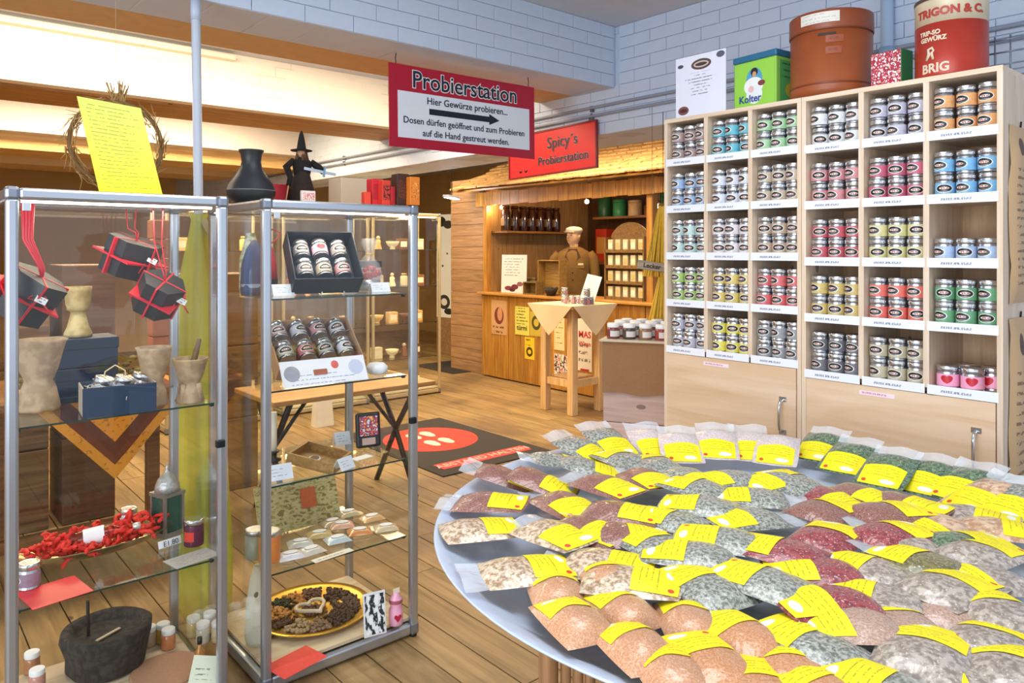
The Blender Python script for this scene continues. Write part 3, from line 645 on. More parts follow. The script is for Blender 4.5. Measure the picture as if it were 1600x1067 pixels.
def hang_box(px, py, Y, w, h, rot, label, ztop, wide=False):
    c = PY(px, py, Y); t = thing('gift_box', label, 'gift box', c, group='gift boxes hung by ribbons'); m = rot3(*rot); BK = plain('#1d1e22', .45, 0, .1, 0, 5)
    q = [(w/2*math.cos(math.pi/3*i+.52), w/2*math.sin(math.pi/3*i+.52)) for i in range(6)]
    mb = MB().prism(q, -h/2, h/2); mb.v = [tuple(m @ Vector(v)) for v in mb.v]; mb.part('carton', BK, t)
    lid = MB().prism([(x*1.03, y*1.03) for x, y in q], h*.1, h/2+.002); lid.v = [tuple(m @ Vector(v)) for v in lid.v]; lid.part('lid', plain('#26272c', .4), t)
    rb_ = MB()
    for a in (0, math.pi/2): rb_.obox((0, 0, 0), (w*1.04 if a == 0 else .006, .006 if a == 0 else w*1.04, h*1.05), m)
    rb_.obox((0, 0, 0), (w*.99, w*.99, .006), m)
    rb_.part('ribbon', RIB, t)
    top_ = m @ Vector((0, 0, h/2)); k = ztop-c.z
    hb = MB()
    for s in ((-.012, .012) if not wide else (-.010, -.003, .004, .011)):
        hb.tube([top_, top_+Vector((s*.4, 0, .03)), (s, 0, k*.6), (s*1.4, 0, k)], .0022 if not wide else .005, 6)
    hb.part('hanging_ribbon', RIB, t)
    bw = MB(); f = m @ Vector((0, -w*.42, h*.2))
    for s in (-1, 1):
        bw.tube([f, f+Vector((s*.012, -.008, .008)), f+Vector((s*.024, -.007, -.003)), f+Vector((s*.012, -.009, -.006)), f], [.0015, .0025, .003, .0025, .0015], 6)
        bw.tube([f, f+Vector((s*.02, -.008, -.03)), f+Vector((s*.035, -.004, -.055))], .0026, 6)
    bw.part('bow', RIB, t)
    MB().sheet(.034, .02, .001).part('price_tag', TAGM, t, tuple(f+Vector((.004, -.016, -.018))), (0, .5, .1))
hang_box(205, 402, 3.02, .19, .13, (.35, .1, .5), 'black gift box with red ribbon hung highest in the cabinet', 1.755)
hang_box(247, 461, 2.86, .155, .12, (.55, -.35, .9), 'black gift box with red ribbon hung before the lime gauze', 1.755)
hang_box(43, 462, 2.78, .17, .14, (.4, .5, .2), 'black gift box on broad red ribbon by the cabinet corner post', 1.755, True)
# goblet on navy boxes
b = PZ(128, 618, S1); bx, by = b.x, b.y-.02
def navybox(label, loc, dims, rz=0, open_=False, inner='#0f1a2a', side=None):
    t = thing('carton_box', label, 'box', loc, rz); w, d, h = dims
    if not open_:
        MB().bevbox((0, 0, h*.36), (w*.97, d*.97, h*.72), .003).part('body', NAVY, t); MB().bevbox((0, 0, h*.8), (w, d, h*.4-.002), .003).part('lid', plain('#1b2e48', .5), t)
    else:
        th = .004; MB().box(-w/2, w/2, -d/2, d/2, 0, th).part('bottom', NAVY, t)
        MB().box(-w/2, w/2, -d/2, -d/2+th, th, h).part('wall', NAVY, t); MB().box(-w/2, w/2, d/2-th, d/2, th, h).part('wall', NAVY, t)
        for s in (-1, 1): MB().box(s*(w/2-th/2)-th/2, s*(w/2-th/2)+th/2, -d/2+th, d/2-th, th, h).part('wall', side or NAVY, t)
    return t
navybox('lower navy gift carton of two stacked in the cabinet', (bx, by, S1), (.20, .15, .115)); navybox('upper navy gift carton under the yellow stone goblet', (bx, by, S1+.1155), (.205, .155, .105))
MB_ = MB().lathe([(.046, 0), (.046, .012), (.036, .035), (.026, .075), (.024, .090), (.03, .094), (.036, .098), (.037, .108), (.040, .115), (.044, .165), (.046, .182), (.040, .182), (.034, .13), (.005, .125)], 28)
t = thing('stone_mortar', 'yellowish goblet-shaped stone mortar standing on navy cartons', 'mortar', (PY(122, 505, by).x, by, S1+.2212)); MB_.part('goblet', STONEY, t)
MB().tube([(.0, 0, .13), (.012, .004, .17)], [.012, .006], 8).part('pestle', STONEY, t)
# open navy box with tins and paper straw
b = PZ(190, 648, S1); fx, fy = b.x, b.y+.075
t = navybox('open navy gift box holding silver tins and shredded paper', (fx+.005, fy, S1), (.215, .145, .095), math.radians(-6), True, side=plain('#b5ab9c', .6))
st = MB(); rnd = random.Random(5)
for i in range(90):
    p0 = Vector((rnd.uniform(-.095, .095), rnd.uniform(-.06, .06), .05+rnd.uniform(0, .035))); d = Vector((rnd.uniform(-1, 1), rnd.uniform(-1, 1), rnd.uniform(-.2, .7))).normalized()*.03
    st.tube([p0, p0+d*.5+Vector((0, 0, .008)), p0+d], .0014, 4, False)
o = st.part('shredded_paper', plain('#d9d2c4', .7), t); o['kind'] = 'stuff'
MB().tube([(-.035+.0, .06, .08), (-.03, .06, .125), (0, .06, .145), (.03, .06, .125), (.035, .06, .08)], .0025, 6).part('cord_handle', plain('#d8c49a', .8), t)
for k, (dx, dy, col, wd) in enumerate(((-.055, .005, '#c9cdd6', 'blue-grey'), (0, -.022, '#b8bcc6', 'grey'), (.06, .008, '#d890a0', 'pink'))):
    tin(f'silver tin with {wd} label lying in the open navy box', (fx+dx+.005, fy+dy+.028, S1+.036), col, group='tins in the open navy box', rot=(math.radians(20), 0, rnd.uniform(.9, 1.4)))
b = PZ(112, 632, S1); t = thing('box_lid', 'flat navy carton lid lying under the open gift box', 'lid', (b.x+.06, b.y+.09, S1)); MB().bevbox((-.04, 0, .011), (.13, .13, .022), .002).part('tray', plain('#142740', .5), t)
# stone mortars
def mortar(label, loc, r, h, mat, pestle=True, wob=.05, foot=False):
    t = thing('stone_mortar', label, 'mortar', loc)
    pr = [(r*.72, 0), (r*.78, h*.05), (r*.62, h*.30), (r*.48, h*.42), (r*.55, h*.48), (r*.68, h*.58), (r*.95, h*.96), (r, h), (r*.9, h*1.0), (r*.8, h*.86), (r*.5, h*.6), (.004, h*.56)]
    MB().lathe(pr, 28, wob=wob).part('bowl', mat, t)
    if foot:
        mb = MB()
        for i in range(4):
            a = i*PI/2+.6; mb.tube([(r*.62*math.cos(a), r*.62*math.sin(a), 0), (r*.56*math.cos(a), r*.56*math.sin(a), h*.44)], [r*.2, r*.14], 7)
        mb.part('carved_feet', mat, t)
    if pestle: MB().tube([(0, 0, h*.62), (r*.35, .0, h*1.15), (r*.52, 0, h*1.42)], [r*.2, r*.16, r*.11], 9).part('pestle', plain('#6a4e3c', .7), t)
mortar('carved tan mortar with dark pestle in the glass cabinet before the lime gauze', PZ(297, 628, S1), .062, .155, STONE, True, .06, True)
b = PZ(48, 652, S1); mortar('big rough stone mortar by the cabinet corner post', (b.x+.04, b.y+.12, S1), .085, .235, STONE, False, .08)
b = PZ(245, 638, S1); mortar('tan stone mortar behind the open navy box', (b.x+.01, b.y+.07, S1), .06, .2, STONE, False, .06)
# --- second shelf
RCARD = plain('#e2303c', .45); b = PZ(160, 878, S2)
t = thing('oval_dish', 'brass oval dish full of red crepe paper with a bottle', 'dish', (b.x+.01, b.y+.10, S2), math.radians(4))
MB().lathe([(.10, 0), (.12, .004), (.19, .022), (.255, .05), (.262, .052), (.25, .046), (.18, .016), (.01, .006)], 48, sx=1, sy=.42).part('bowl', plain('#a89468', .25, .8), t)
cr = MB(); rnd = random.Random(9)
for i in range(150):
    a = rnd.uniform(0, 2*PI); r = rnd.uniform(.3, 1)**.7; q = Vector((.235*r*math.cos(a), .09*r*math.sin(a), .03+.035*rnd.random()+.015*abs(math.cos(a))))
    pts = [q]; d = Vector((rnd.uniform(-1, 1), rnd.uniform(-1, 1), rnd.uniform(-.2, .6)))
    for s in range(4): d = (d+Vector((rnd.uniform(-1, 1), rnd.uniform(-1, 1), rnd.uniform(-.8, .8)))).normalized(); pts.append(pts[-1]+d*.014)
    cr.tube(pts, [.003, .009, .006, .009, .003], 5, False)
o = cr.part('crepe_paper', plain('#dd2d22', .7), t); o['kind'] = 'stuff'
d_ = Vector((b.x+.01, b.y+.06, S2+.075))
t = thing('liqueur_bottle', 'clear glass bottle with white label lying on red crepe paper', 'bottle', d_, rot=(0, math.radians(84), math.radians(-12)))
MB().lathe([(.030, -.1), (.032, -.095), (.032, .03), (.012, .065), (.011, .105)], 20).part('flask', glass('bottle_glass', (.94, .86, .8, 1), 1.2), t)
MB().lathe([(.0285, -.094), (.0285, .01)], 16).part('liquid', film('brown_liquid', '#8a4030', .55, .2), t)
MB().lathe([(.0325, -.055), (.0325, .01)], 20, cap=False).part('paper_label', plain('#f0eef0', .5), t); MB().lathe([(.013, .1), (.013, .125)], 14).part('cap', plain('#d8d4cc', .3, .4), t)
def card(name, label, px, py, z, w, d, mat, rz=0, yo=0, cat='card'):
    b = PZ(px, py, z); t = thing(name, label, cat, (b.x, b.y+yo, z), rz); MB().tilesheet(w, d, .0015).part('sheet', mat, t); return t
card('red_card', 'square red card lying at the shelf front below the brass dish', 85, 925, S2+.0004, .17, .17, RCARD, math.radians(8))
card('red_card', 'salmon red card under the white tin on the shelf', 206, 835, S2+.0004, .15, .15, plain('#ea5a48', .5), math.radians(30))
card('red_card', 'red card lying at the back of the shelf behind the dish', 135, 846, S2+.0004, .13, .12, RCARD, math.radians(-8))
b = PZ(201, 826, S2+.002); tin('white and pink tin standing on the salmon card', (b.x, b.y, S2+.0022), '#e8d2d8', -.3, big=.95)
b = PZ(42, 918, S2+.002); tin('purple-grey tin standing on the front red card', (b.x+.005, b.y, S2+.0022), '#8a6a88', -.2)
b = PZ(264, 838, S2); t = thing('metal_lantern', 'small silver lantern with domed cut-out top and green panes', 'lantern', (b.x, b.y+.02, S2), math.radians(20)); LM = plain('#9a9a98', .35, .8)
LAW = .075
MB().box(-LAW/2, LAW/2, -LAW/2, LAW/2, 0, .02).part('foot', LM, t)
for sx in (-1, 1):
    for sy in (-1, 1): MB().box(sx*LAW/2-.005, sx*LAW/2+.005, sy*LAW/2-.005, sy*LAW/2+.005, .02, .155).part('corner_post', LM, t)
MB().box(-LAW/2+.004, LAW/2-.004, -LAW/2+.004, LAW/2-.004, .022, .15).part('pane', film('green_pane', '#1d5a4c', .8, .1), t)
MB().box(-LAW/2-.008, LAW/2+.008, -LAW/2-.008, LAW/2+.008, .155, .168).part('cornice', LM, t)
MB().lathe([(.046, .168), (.044, .19), (.034, .215), (.016, .235), (.006, .25), (.009, .258), (.002, .272)], 16).part('dome', plain('#b4b4b2', .4, .6, .5, .6, 90), t)
b = PZ(263, 845, S2); t = thing('price_card', 'small white price card reading E1,80 in front of the lantern', 'card', (b.x-.008, b.y-.055, S2), math.radians(12))
MB().sheet(.085, .026, .003).part('sheet', PAPERW, t, (0, 0, 0), (-.3, 0, 0)); text('E1,80', .026, INK, t, (0, -.004, .013), (PI/2-.3, 0, 0), .0003)
b = PZ(303, 850, S2); t = thing('candle_tin', 'dark red and purple glass jar with a shiny rim', 'jar', (b.x, b.y, S2)); MB().lathe([(.034, 0), (.035, .004), (.035, .075), (.034, .078)], 24).part('jar', plain('#5a2440', .25, .1, .4, 0, 40), t)
MB().lathe([(.036, .078), (.036, .094), (.033, .096)], 24).part('rim', CHROME, t); wrap(.0356, 3.3, 4.4, .02, .055).part('spot', plain('#d23a2a', .4), t)
card('grey_leaflet', 'grey printed leaflet lying at the shelf end by the jar', 300, 872, S2+.0004, .16, .10, paper('leaflet_print', '#a9a6a4', '#6a5a5a', 8, .1, .9, .1, .4), math.radians(10))
# --- cabinet floor
b = PZ(168, 1062, SB); t = thing('lava_mortar', 'heavy black lava-stone mortar on the cabinet floor', 'mortar', (b.x+.02, b.y+.10, SB))
MB().lathe([(.115, 0), (.13, .01), (.135, .06), (.148, .12), (.15, .145), (.142, .152), (.122, .150), (.115, .125), (.06, .118), (.004, .116)], 40, wob=.07).part('bowl', STONED, t)
t = thing('incense_stick', 'thin dark incense stick upright in the black mortar', 'stick', (b.x-.035, b.y+.13, SB+.116)); MB().tube([(0, 0, 0), (-.002, 0, .13)], .006, 7).part('stick', plain('#2a1f1a', .8), t)
t = thing('wooden_spatula', 'small pale stick lying in the black mortar', 'stick', (b.x+.02, b.y+.08, SB+.122), .5); MB().box(-.05, .05, -.006, .006, 0, .004).part('stick', plain('#b8a890', .7), t)
def jar(label, px, py, z, r=.026, h=.075, col='#b98a62', group='white-capped jars on the cabinet floor', off=(0, 0)):
    b = PZ(px, py, z); t = thing('spice_jar', label, 'jar', (b.x+off[0], b.y+off[1], z), 0, group)
    MB().lathe([(r*.95, 0), (r, .004), (r, h*.68), (r*.8, h*.76)], 18).part('glass', plain(col, .2, 0, .25, 0, 60, .5), t)
    MB().lathe([(r*.92, h*.74), (r*.95, h*.76), (r*.95, h*.97), (r*.88, h)], 18).part('cap', WHITE, t); return t
JL = ['white-capped spice jar behind the lava mortar, nearest the corner post', 'white-capped spice jar at the cabinet corner in front of the other', 'white-capped jar of yellow spice right behind the mortar', 'white-capped jar of orange spice beside the mortar',
      'white-capped jar before the gauze, leftmost of the back cluster', 'white-capped jar before the gauze, tallest of the back cluster', 'white-capped jar in the middle of the back cluster', 'white-capped jar at the cabinet post in the back cluster', 'white-capped jar half hidden behind the mortar']
for k, (px, py, c) in enumerate(((50, 1050, '#a8744c'), (58, 1078, '#c08a7a'), (255, 1003, '#b89030'), (263, 1012, '#c07848'), (302, 992, '#c0b078'), (328, 985, '#d8d0b8'), (317, 1002, '#c8c8b8'), (341, 1000, '#c8b890'), (233, 1008, '#b8a088'))): jar(JL[k], px, py, SB+.0005, col=c)
b = PZ(312, 1040, SB); t = thing('oil_bottle', 'small amber bottle with black cap beside the folded card', 'bottle', (b.x, b.y, SB)); MB().lathe([(.017, 0), (.018, .004), (.018, .055), (.007, .07), (.007, .085)], 16).part('flask', plain('#b0701c', .15, 0, 0, 0, 30, .8), t); MB().lathe([(.009, .082), (.009, .105)], 12).part('cap', BLACK, t)
b = PZ(316, 1075, SB); t = thing('folded_card', 'pale green folded card with small print leaning on the bottle', 'card', (b.x, b.y-.0, SB), math.radians(-18)); MB().sheet(.10, .10, .002).part('sheet', paper('folded_card_print', '#dfe4cf', '#5a5648', 6, .15, .7, .25, .4, words=8), t, (0, 0, 0), (-.45, .25, 0))
b = PZ(275, 1050, SB); t = thing('round_mat', 'round reddish-brown granular mat beside the mortar', 'mat', (b.x-.02, b.y+.03, SB)); MB().lathe([(.12, 0), (.125, .004), (.12, .008)], 36).part('disc', plain('#b08468', .9, 0, .2, .4, 120), t)
# ------------------------------------------------------------------ second cabinet
Z1, Z2, Z3, Z4 = 1.4243, 1.0843, .7353, .4133
b = PZ(505, 458, Z1); t0 = math.radians(-2)
t = thing('gift_box', 'open navy gift box tilted to show silver and pink tins', 'gift box', (PY(505, 455, 2.82).x, 2.80, Z1+.004), rot=(math.radians(50), 0, math.radians(-12)))
w, d, h = .275, .19, .095; th = .004
MB().box(-w/2, w/2, -.0, d+.06, 0, th).part('bottom', NAVY, t)
for (x0, x1, y0, y1) in ((-w/2, w/2, 0, th), (-w/2, w/2, d+.06-th, d+.06), (-w/2, -w/2+th, th, d+.06-th), (w/2-th, w/2, th, d+.06-th)): MB().box(x0, x1, y0, y1, th, h).part('wall', plain('#1a2430', .5), t)
lm = t.matrix_basis.copy(); lm = Matrix.LocRotScale(t.location, t.rotation_euler, None)
for k, (x, y, c, hrt, wd) in enumerate(((-.078, .185, '#8a888e', 0, 'grey, upper left'), (0, .19, '#f0b4cc', 1, 'pink heart, upper middle'), (.078, .185, '#86827e', 0, 'grey, upper right'), (-.078, .085, '#928e9a', 0, 'lilac, lower left'), (0, .085, '#a89a7a', 0, 'tan, lower middle'), (.078, .085, '#b87078', 0, 'rose, lower right'))):
    rm = Matrix.Rotation(t.rotation_euler.z, 4, 'Z') @ Matrix.Rotation(t.rotation_euler.x, 4, 'X') @ Matrix.Rotation(math.radians(-90), 4, 'X')
    p = lm @ Vector((x, y-.035, .04)); rm2 = Matrix.Rotation(t.rotation_euler.z, 4, 'Z') @ Matrix.Rotation(t.rotation_euler.x-math.radians(90), 4, 'X') @ Matrix.Rotation(math.radians(90), 4, 'Z')
    tin(f'tin with {wd} one of six in the tilted navy box', p, c, group='tins in the tilted navy box', heart=bool(hrt), rot=rm2.to_euler())
MB().tube([(-.02, .012, -.004), (-.02, -.012, 0), (-.02, -.012, .025)], .002, 6).part('easel_pin', plain('#dfe4e8', .1), t); MB().tube([(.07, .012, -.004), (.07, -.012, 0), (.07, -.012, .025)], .002, 6).part('easel_pin', plain('#dfe4e8', .1), t)
t = thing('gift_box', 'navy and white lidded gift box behind the tilted one', 'gift box', (PY(566, 440, 3.07).x, 3.07, Z1)); MB().bevbox((0, 0, .05), (.14, .1, .10), .003).part('body', plain('#d8d4e0', .5), t); MB().bevbox((0, 0, .115), (.146, .106, .03), .003).part('lid', NAVY, t)
# cellophane bag
b = PZ(588, 456, Z1); t = thing('cellophane_bag', 'gift bag of clear cellophane with red sweets tied at the neck', 'gift bag', (b.x+.01, b.y+.08, Z1))
MB().lathe([(.05, .002), (.062, .02), (.060, .07), (.045, .12), (.018, .155), (.012, .162), (.022, .18), (.036, .205), (.03, .23)], 22, wob=.16, cap=False).part('film', film('cellophane', '#e8ecf0', .22, .08), t)
mb = MB(); rnd = random.Random(4)
for i in range(26): mb.sphere((rnd.uniform(-.035, .035), rnd.uniform(-.035, .035), .055+rnd.uniform(0, .05)), .011, 7, 5)
mb.part('sweets', plain('#cf3a44', .3), t)['kind'] = 'stuff'; MB().lathe([(.05, .004), (.05, .05)], 18).part('tin_base', TIN, t); MB().lathe([(.014, .157), (.015, .161), (.014, .165)], 12).part('tie', plain('#e0b060', .4), t)
def tent(label, px, py, z, w, h, rz=0, yo=.0):
    b = PZ(px, py, z); t = thing('price_card', label, 'card', (b.x, b.y+yo, z), rz)
    MB().sheet(w, h, .0015).part('sheet', paper('price_card_print', '#dfe6f2', '#8a90a8', 5, .14, .85, .2, .4, words=8), t, (0, 0, 0), (-.5, 0, 0))
    MB().sheet(w, h*.98, .0015).part('fold_leaf', PAPERW, t, (0, h*.96, 0), (.5, 0, 0)); return t
tent('white folded price card at the top-shelf corner by the post', 446, 462, Z1, .085, .05, -.1, .01); tent('white price card before the cellophane bag', 597, 456, Z1, .085, .045, -.15, .005)
# hanging bags by the post (blue and red)
b = PZ(400, 460, Z1); t = thing('cloth_bag', 'dark blue cloth bag with pointed top beside the cabinet post', 'bag', (1.165, 2.93, Z1)); MB().lathe([(.052, 0), (.055, .02), (.052, .12), (.035, .18), (.012, .215), (.004, .22)], 18, sy=.55, wob=.06).part('sack', plain('#2c3f6a', .8, 0, .3, .3, 40), t); MB().lathe([(.053, .03), (.054, .045)], 18, sy=.57, cap=False).part('lace_band', plain('#8a94ac', .8), t)
t = thing('cloth_bag', 'red and black pointed cloth bag tied with red cord', 'bag', (1.245, 2.99, Z1)); MB().lathe([(.04, 0), (.042, .02), (.042, .06)], 16, sy=.6).part('base_cloth', plain('#1c1a1c', .8), t); MB().lathe([(.042, .06), (.038, .12), (.022, .18), (.006, .22)], 16, sy=.6, wob=.08).part('red_cloth', plain('#c8323c', .7, 0, .2, .2, 40), t)
MB().tube([(0, -.01, .2), (.03, -.02, .225), (.05, -.01, .25), (.02, 0, .265), (-.02, 0, .24), (0, -.01, .2)], .0035, 6).part('cord', plain('#a8342c', .6), t)
t = thing('cloth_bag', 'light patterned cloth bag between the blue and red ones', 'bag', (1.20, 3.06, Z1)); MB().lathe([(.045, 0), (.047, .03), (.045, .14), (.03, .2), (.02, .25)], 16, sy=.6, wob=.06).part('sack', plain('#cfd2c0', .8, 0, 0, .2, 50, 0, '#8a9a70'), t)
# kraft box with eight tins
KR = plain('#b48a66', .75, 0, .1, .1, 20); b = PZ(500, 600, Z2)
kx = PY(498, 580, 2.84).x; t = thing('kraft_box', 'open kraft cardboard tray tilted up with eight silver tins', 'gift box', (kx-.02, 2.79, Z2+.012), rot=(math.radians(42), 0, math.radians(-4)))
w, d, h = .36, .25, .07
MB().box(-w/2, w/2, 0, d, 0, th).part('bottom', KR, t)
for (x0, x1, y0, y1) in ((-w/2, w/2, 0, th), (-w/2, w/2, d-th, d), (-w/2, -w/2+th, th, d-th), (w/2-th, w/2, th, d-th)): MB().box(x0, x1, y0, y1, th, h).part('wall', KR, t)
st = MB(); rnd = random.Random(15)
for i in range(120):
    p0 = Vector((rnd.uniform(-.165, .165), rnd.uniform(.015, .235), .01+rnd.uniform(0, .04))); dd = Vector((rnd.uniform(-1, 1), rnd.uniform(-1, 1), rnd.uniform(-.1, .5))).normalized()*.03; st.tube([p0, p0+dd*.5+Vector((0, 0, .006)), p0+dd], .0014, 4, False)
st.part('wood_wool', plain('#a8927a', .8), t)['kind'] = 'stuff'
lm = Matrix.LocRotScale(t.location, t.rotation_euler, None); rm2 = Matrix.Rotation(t.rotation_euler.z, 4, 'Z') @ Matrix.Rotation(t.rotation_euler.x-math.radians(90), 4, 'X') @ Matrix.Rotation(math.radians(90), 4, 'Z')
for k, (c, wd) in enumerate((('#b0868e', 'rose'), ('#b8b4c8', 'lilac'), ('#c87a88', 'pink-red'), ('#cbc8d4', 'whitish'), ('#a8a49c', 'grey'), ('#c0405a', 'crimson'), ('#9c9c94', 'dull green-grey'), ('#d2cfda', 'white'))):
    x = -.126+.084*(k % 4); y = .205 if k < 4 else .095
    tin(f'tin with {wd} label in the tilted kraft tray', lm @ Vector((x, y-.035, .042)), c, group='tins in the kraft tray', rot=(rm2 @ Matrix.Rotation(rnd.uniform(-.4, .4), 4, 'Z')).to_euler())
# white leaflet strip in front
b = PZ(505, 604, Z2); t = thing('leaflet', 'white leaflet with red heart and brown block in front of the kraft tray', 'leaflet', (PY(512, 590, 2.675).x, 2.675, Z2), math.radians(-3))
MB().sheet(.35, .105, .002).part('sheet', paper('leaflet_front', '#e8eaf2', '#7a86b0', 6, .1, .5, .05, .3, words=26, blobs=[(.63, .72, .045, .16, '#d8605c'), (.12, .5, .09, .3, '#9a9cac'), (.88, .55, .09, .3, '#c4cbe4')]), t, (0, 0, 0), (-.5, 0, 0))
MB().sheet(.055, .022, .001).part('brown_block', plain('#a5583c', .5), t, (-.02, .0145, .036), (-.5, 0, 0))
b = PZ(590, 585, Z2); t = thing('lace_doily', 'white lace ribbon bundle beside the leaflet', 'doily', (b.x+.01, b.y+.02, Z2)); MB().lathe([(.03, 0), (.042, .01), (.044, .03), (.03, .045), (.012, .04)], 26, wob=.22).part('lace', plain('#eef0f6', .7, 0, .1, .4, 80), t)
mb_ = PY(592, 566, 3.08); t = thing('stone_mortar', 'small pink marble goblet mortar in the glass cabinet', 'mortar', (min(mb_.x, 1.64), 3.08, Z2)); MB().lathe([(.024, 0), (.026, .006), (.014, .022), (.016, .03), (.036, .04), (.044, .06), (.047, .095), (.042, .095), (.036, .05), (.003, .045)], 26).part('goblet', plain('#d8b8a4', .35, 0, .12, 0, 30), t)
# third shelf
b = PZ(500, 735, Z3); t = thing('wooden_tray', 'square wooden tray propped up with a small oval tag', 'tray', (PY(498, 715, 2.84).x, 2.84, Z3), rot=(math.radians(12), 0, math.radians(42))); TW = wood('#b48a4e', '#8a6230', 0, 2, .5, False, .03)
MB().box(-.1, .1, -.1, .1, 0, .008).part('bottom', TW, t)
for (x0, x1, y0, y1) in ((-.1, .1, -.1, -.09), (-.1, .1, .09, .1), (-.1, -.09, -.09, .09), (.09, .1, -.09, .09)): MB().box(x0, x1, y0, y1, .008, .042).part('side', TW, t)
MB().lathe([(.03, .0085), (.031, .011), (.028, .014)], 24, (0, .02, 0), sx=1.1, sy=.8).part('oval_tag', plain('#d8cfc4', .5), t); MB().lathe([(.024, .0145), (.023, .0155)], 24, (0, .02, 0), sx=1.1, sy=.7).part('emblem', plain('#5a4038', .5), t)
tent('white price card leaning in front of the wooden tray', 545, 733, Z3, .08, .05, .35, .0); tent('white price card at the post end of the third shelf', 442, 752, Z3, .10, .06, -.1, .02); tent('white price card behind the wooden tray', 549, 700, Z3, .07, .06, -.2, .07)
b = PZ(585, 702, Z3); t = thing('framed_photo', 'black framed colour photograph standing on the third shelf', 'picture frame', (b.x, b.y+.05, Z3), math.radians(-12))
MB().bevbox((0, 0, .075), (.11, .012, .15), .01).part('frame', plain('#2a2c34', .4), t, (0, 0, 0), (-.12, 0, 0)); MB().sheet(.082, .085, .001).part('photo', picture('fruit_photo', ['#ece6ee', '#6a3a6e', '#d84a50', '#e8c05a', '#e9e9f0'], 5), t, (0, -.0015-.006, .052), (-.12, 0, 0)); MB().sheet(.06, .03, .001).part('caption_plate', plain('#c8a8a0', .5), t, (0, -.007, .012), (-.12, 0, 0))
card('white_slip', 'white paper slip lying beside the photo frame', 565, 715, Z3+.0004, .09, .045, PAPERW, .2)
b = PZ(432, 730, Z3); t = thing('candle_holder', 'dark turned holder with white candle by the post', 'candle', (b.x+.03, b.y+.1, Z3)); MB().lathe([(.03, 0), (.032, .006), (.012, .012), (.014, .03), (.024, .036), (.024, .042)], 18).part('holder', plain('#2c2622', .4), t); MB().lathe([(.014, .042), (.014, .20)], 14).part('candle', plain('#f0ead8', .5), t)
# fourth shelf: old map board, small bags
b = PZ(470, 850, Z4); t = thing('map_board', 'old illustrated map board leaning against the cabinet back', 'picture', (PY(468, 850, 3.05).x, 3.02, Z4), math.radians(8))
MB().sheet(.40, .20, .006).part('board', picture('old_map', ['#8a7a4a', '#b8ac72', '#cdc492', '#c4ba84', '#b0a468', '#8a7a50', '#c9c08c'], 9, .6), t, (0, 0, 0), (-.35, .06, 0)); MB().sheet(.075, .085, .002).part('seal', plain('#c8683a', .5, 0, .2, 0, 60), t, (.05, .02, .07), (-.35, .06, 0))
b = PZ(424, 880, Z4); t = thing('orange_tin', 'orange labelled round tin beside the cabinet post', 'tin', (b.x+.005, b.y+.03, Z4)); MB().lathe([(.04, 0), (.041, .003), (.041, .1), (.038, .104)], 22).part('body', plain('#d8803a', .4, 0, .2, 0, 30), t); MB().lathe([(.041, .1), (.041, .115), (.037, .117)], 22).part('lid', TIN, t)
b = PZ(397, 880, Z4); t = thing('grey_tin', 'grey-green round tin behind the orange one', 'tin', (b.x+.03, b.y+.06, Z4)); MB().lathe([(.038, 0), (.039, .003), (.039, .09)], 22).part('body', plain('#9aa090', .4, .2, .2, 0, 30), t); MB().lathe([(.04, .09), (.04, .106), (.036, .108)], 22).part('lid', TIN, t)
k = 0; OV = [('#d8a890', 535, 822), ('#d08a50', 563, 832), ('#c8b890', 545, 805), ('#b8c8d0', 528, 846), ('#d0c8c0', 487, 862), ('#c8b078', 500, 838), ('#e0e0e8', 455, 870), ('#d0a878', 582, 812), ('#c8b898', 604, 826), ('#b8a888', 520, 818), ('#c8c8c0', 470, 852)]
for (c, px, py) in sorted(OV, key=lambda q: q[1]):
    b = PZ(px, py, Z4); t = thing('sachet', f'small clear sachet with white oval label, {ORD[k]} from the left on the shelf', 'sachet', (b.x, b.y+.005, Z4+.001+.004*(k % 2)), random.uniform(-.4, .3), 'sachets on the fourth shelf')
    f = bag_f = (lambda u, v: Vector((u*.05, v*.04, .016*max(0, (1-abs(u)**3)*(1-abs(v)**3))**.6)))
    mb = MB(); n = 8
    for s in (1, -.1):
        b0 = len(mb.v)
        for j in range(n+1):
            for i in range(n+1): q = f(-1+2*i/n, -1+2*j/n); mb.v.append((q.x, q.y, q.z*s))
        for j in range(n):
            for i in range(n): a = b0+j*(n+1)+i; mb.sm.add(len(mb.f)); mb.f.append([a, a+1, a+n+2, a+n+1] if s > 0 else [a+n+1, a+n+2, a+1, a])
    mb.part('pouch', plain(c, .3, 0, .15, .2, 60, .6), t); MB().lathe([(.028, .0165), (.028, .018)], 20, sx=1, sy=.62).part('oval_label', plain('#e6e8ee', .5), t); k += 1
card('price_strip', 'long white price strip along the front of the fourth shelf', 520, 868, Z4+.0006, .17, .035, paper('long_strip', '#e8e4d8', '#9a9078', 1, .05, .8, .2, .4), math.radians(4))
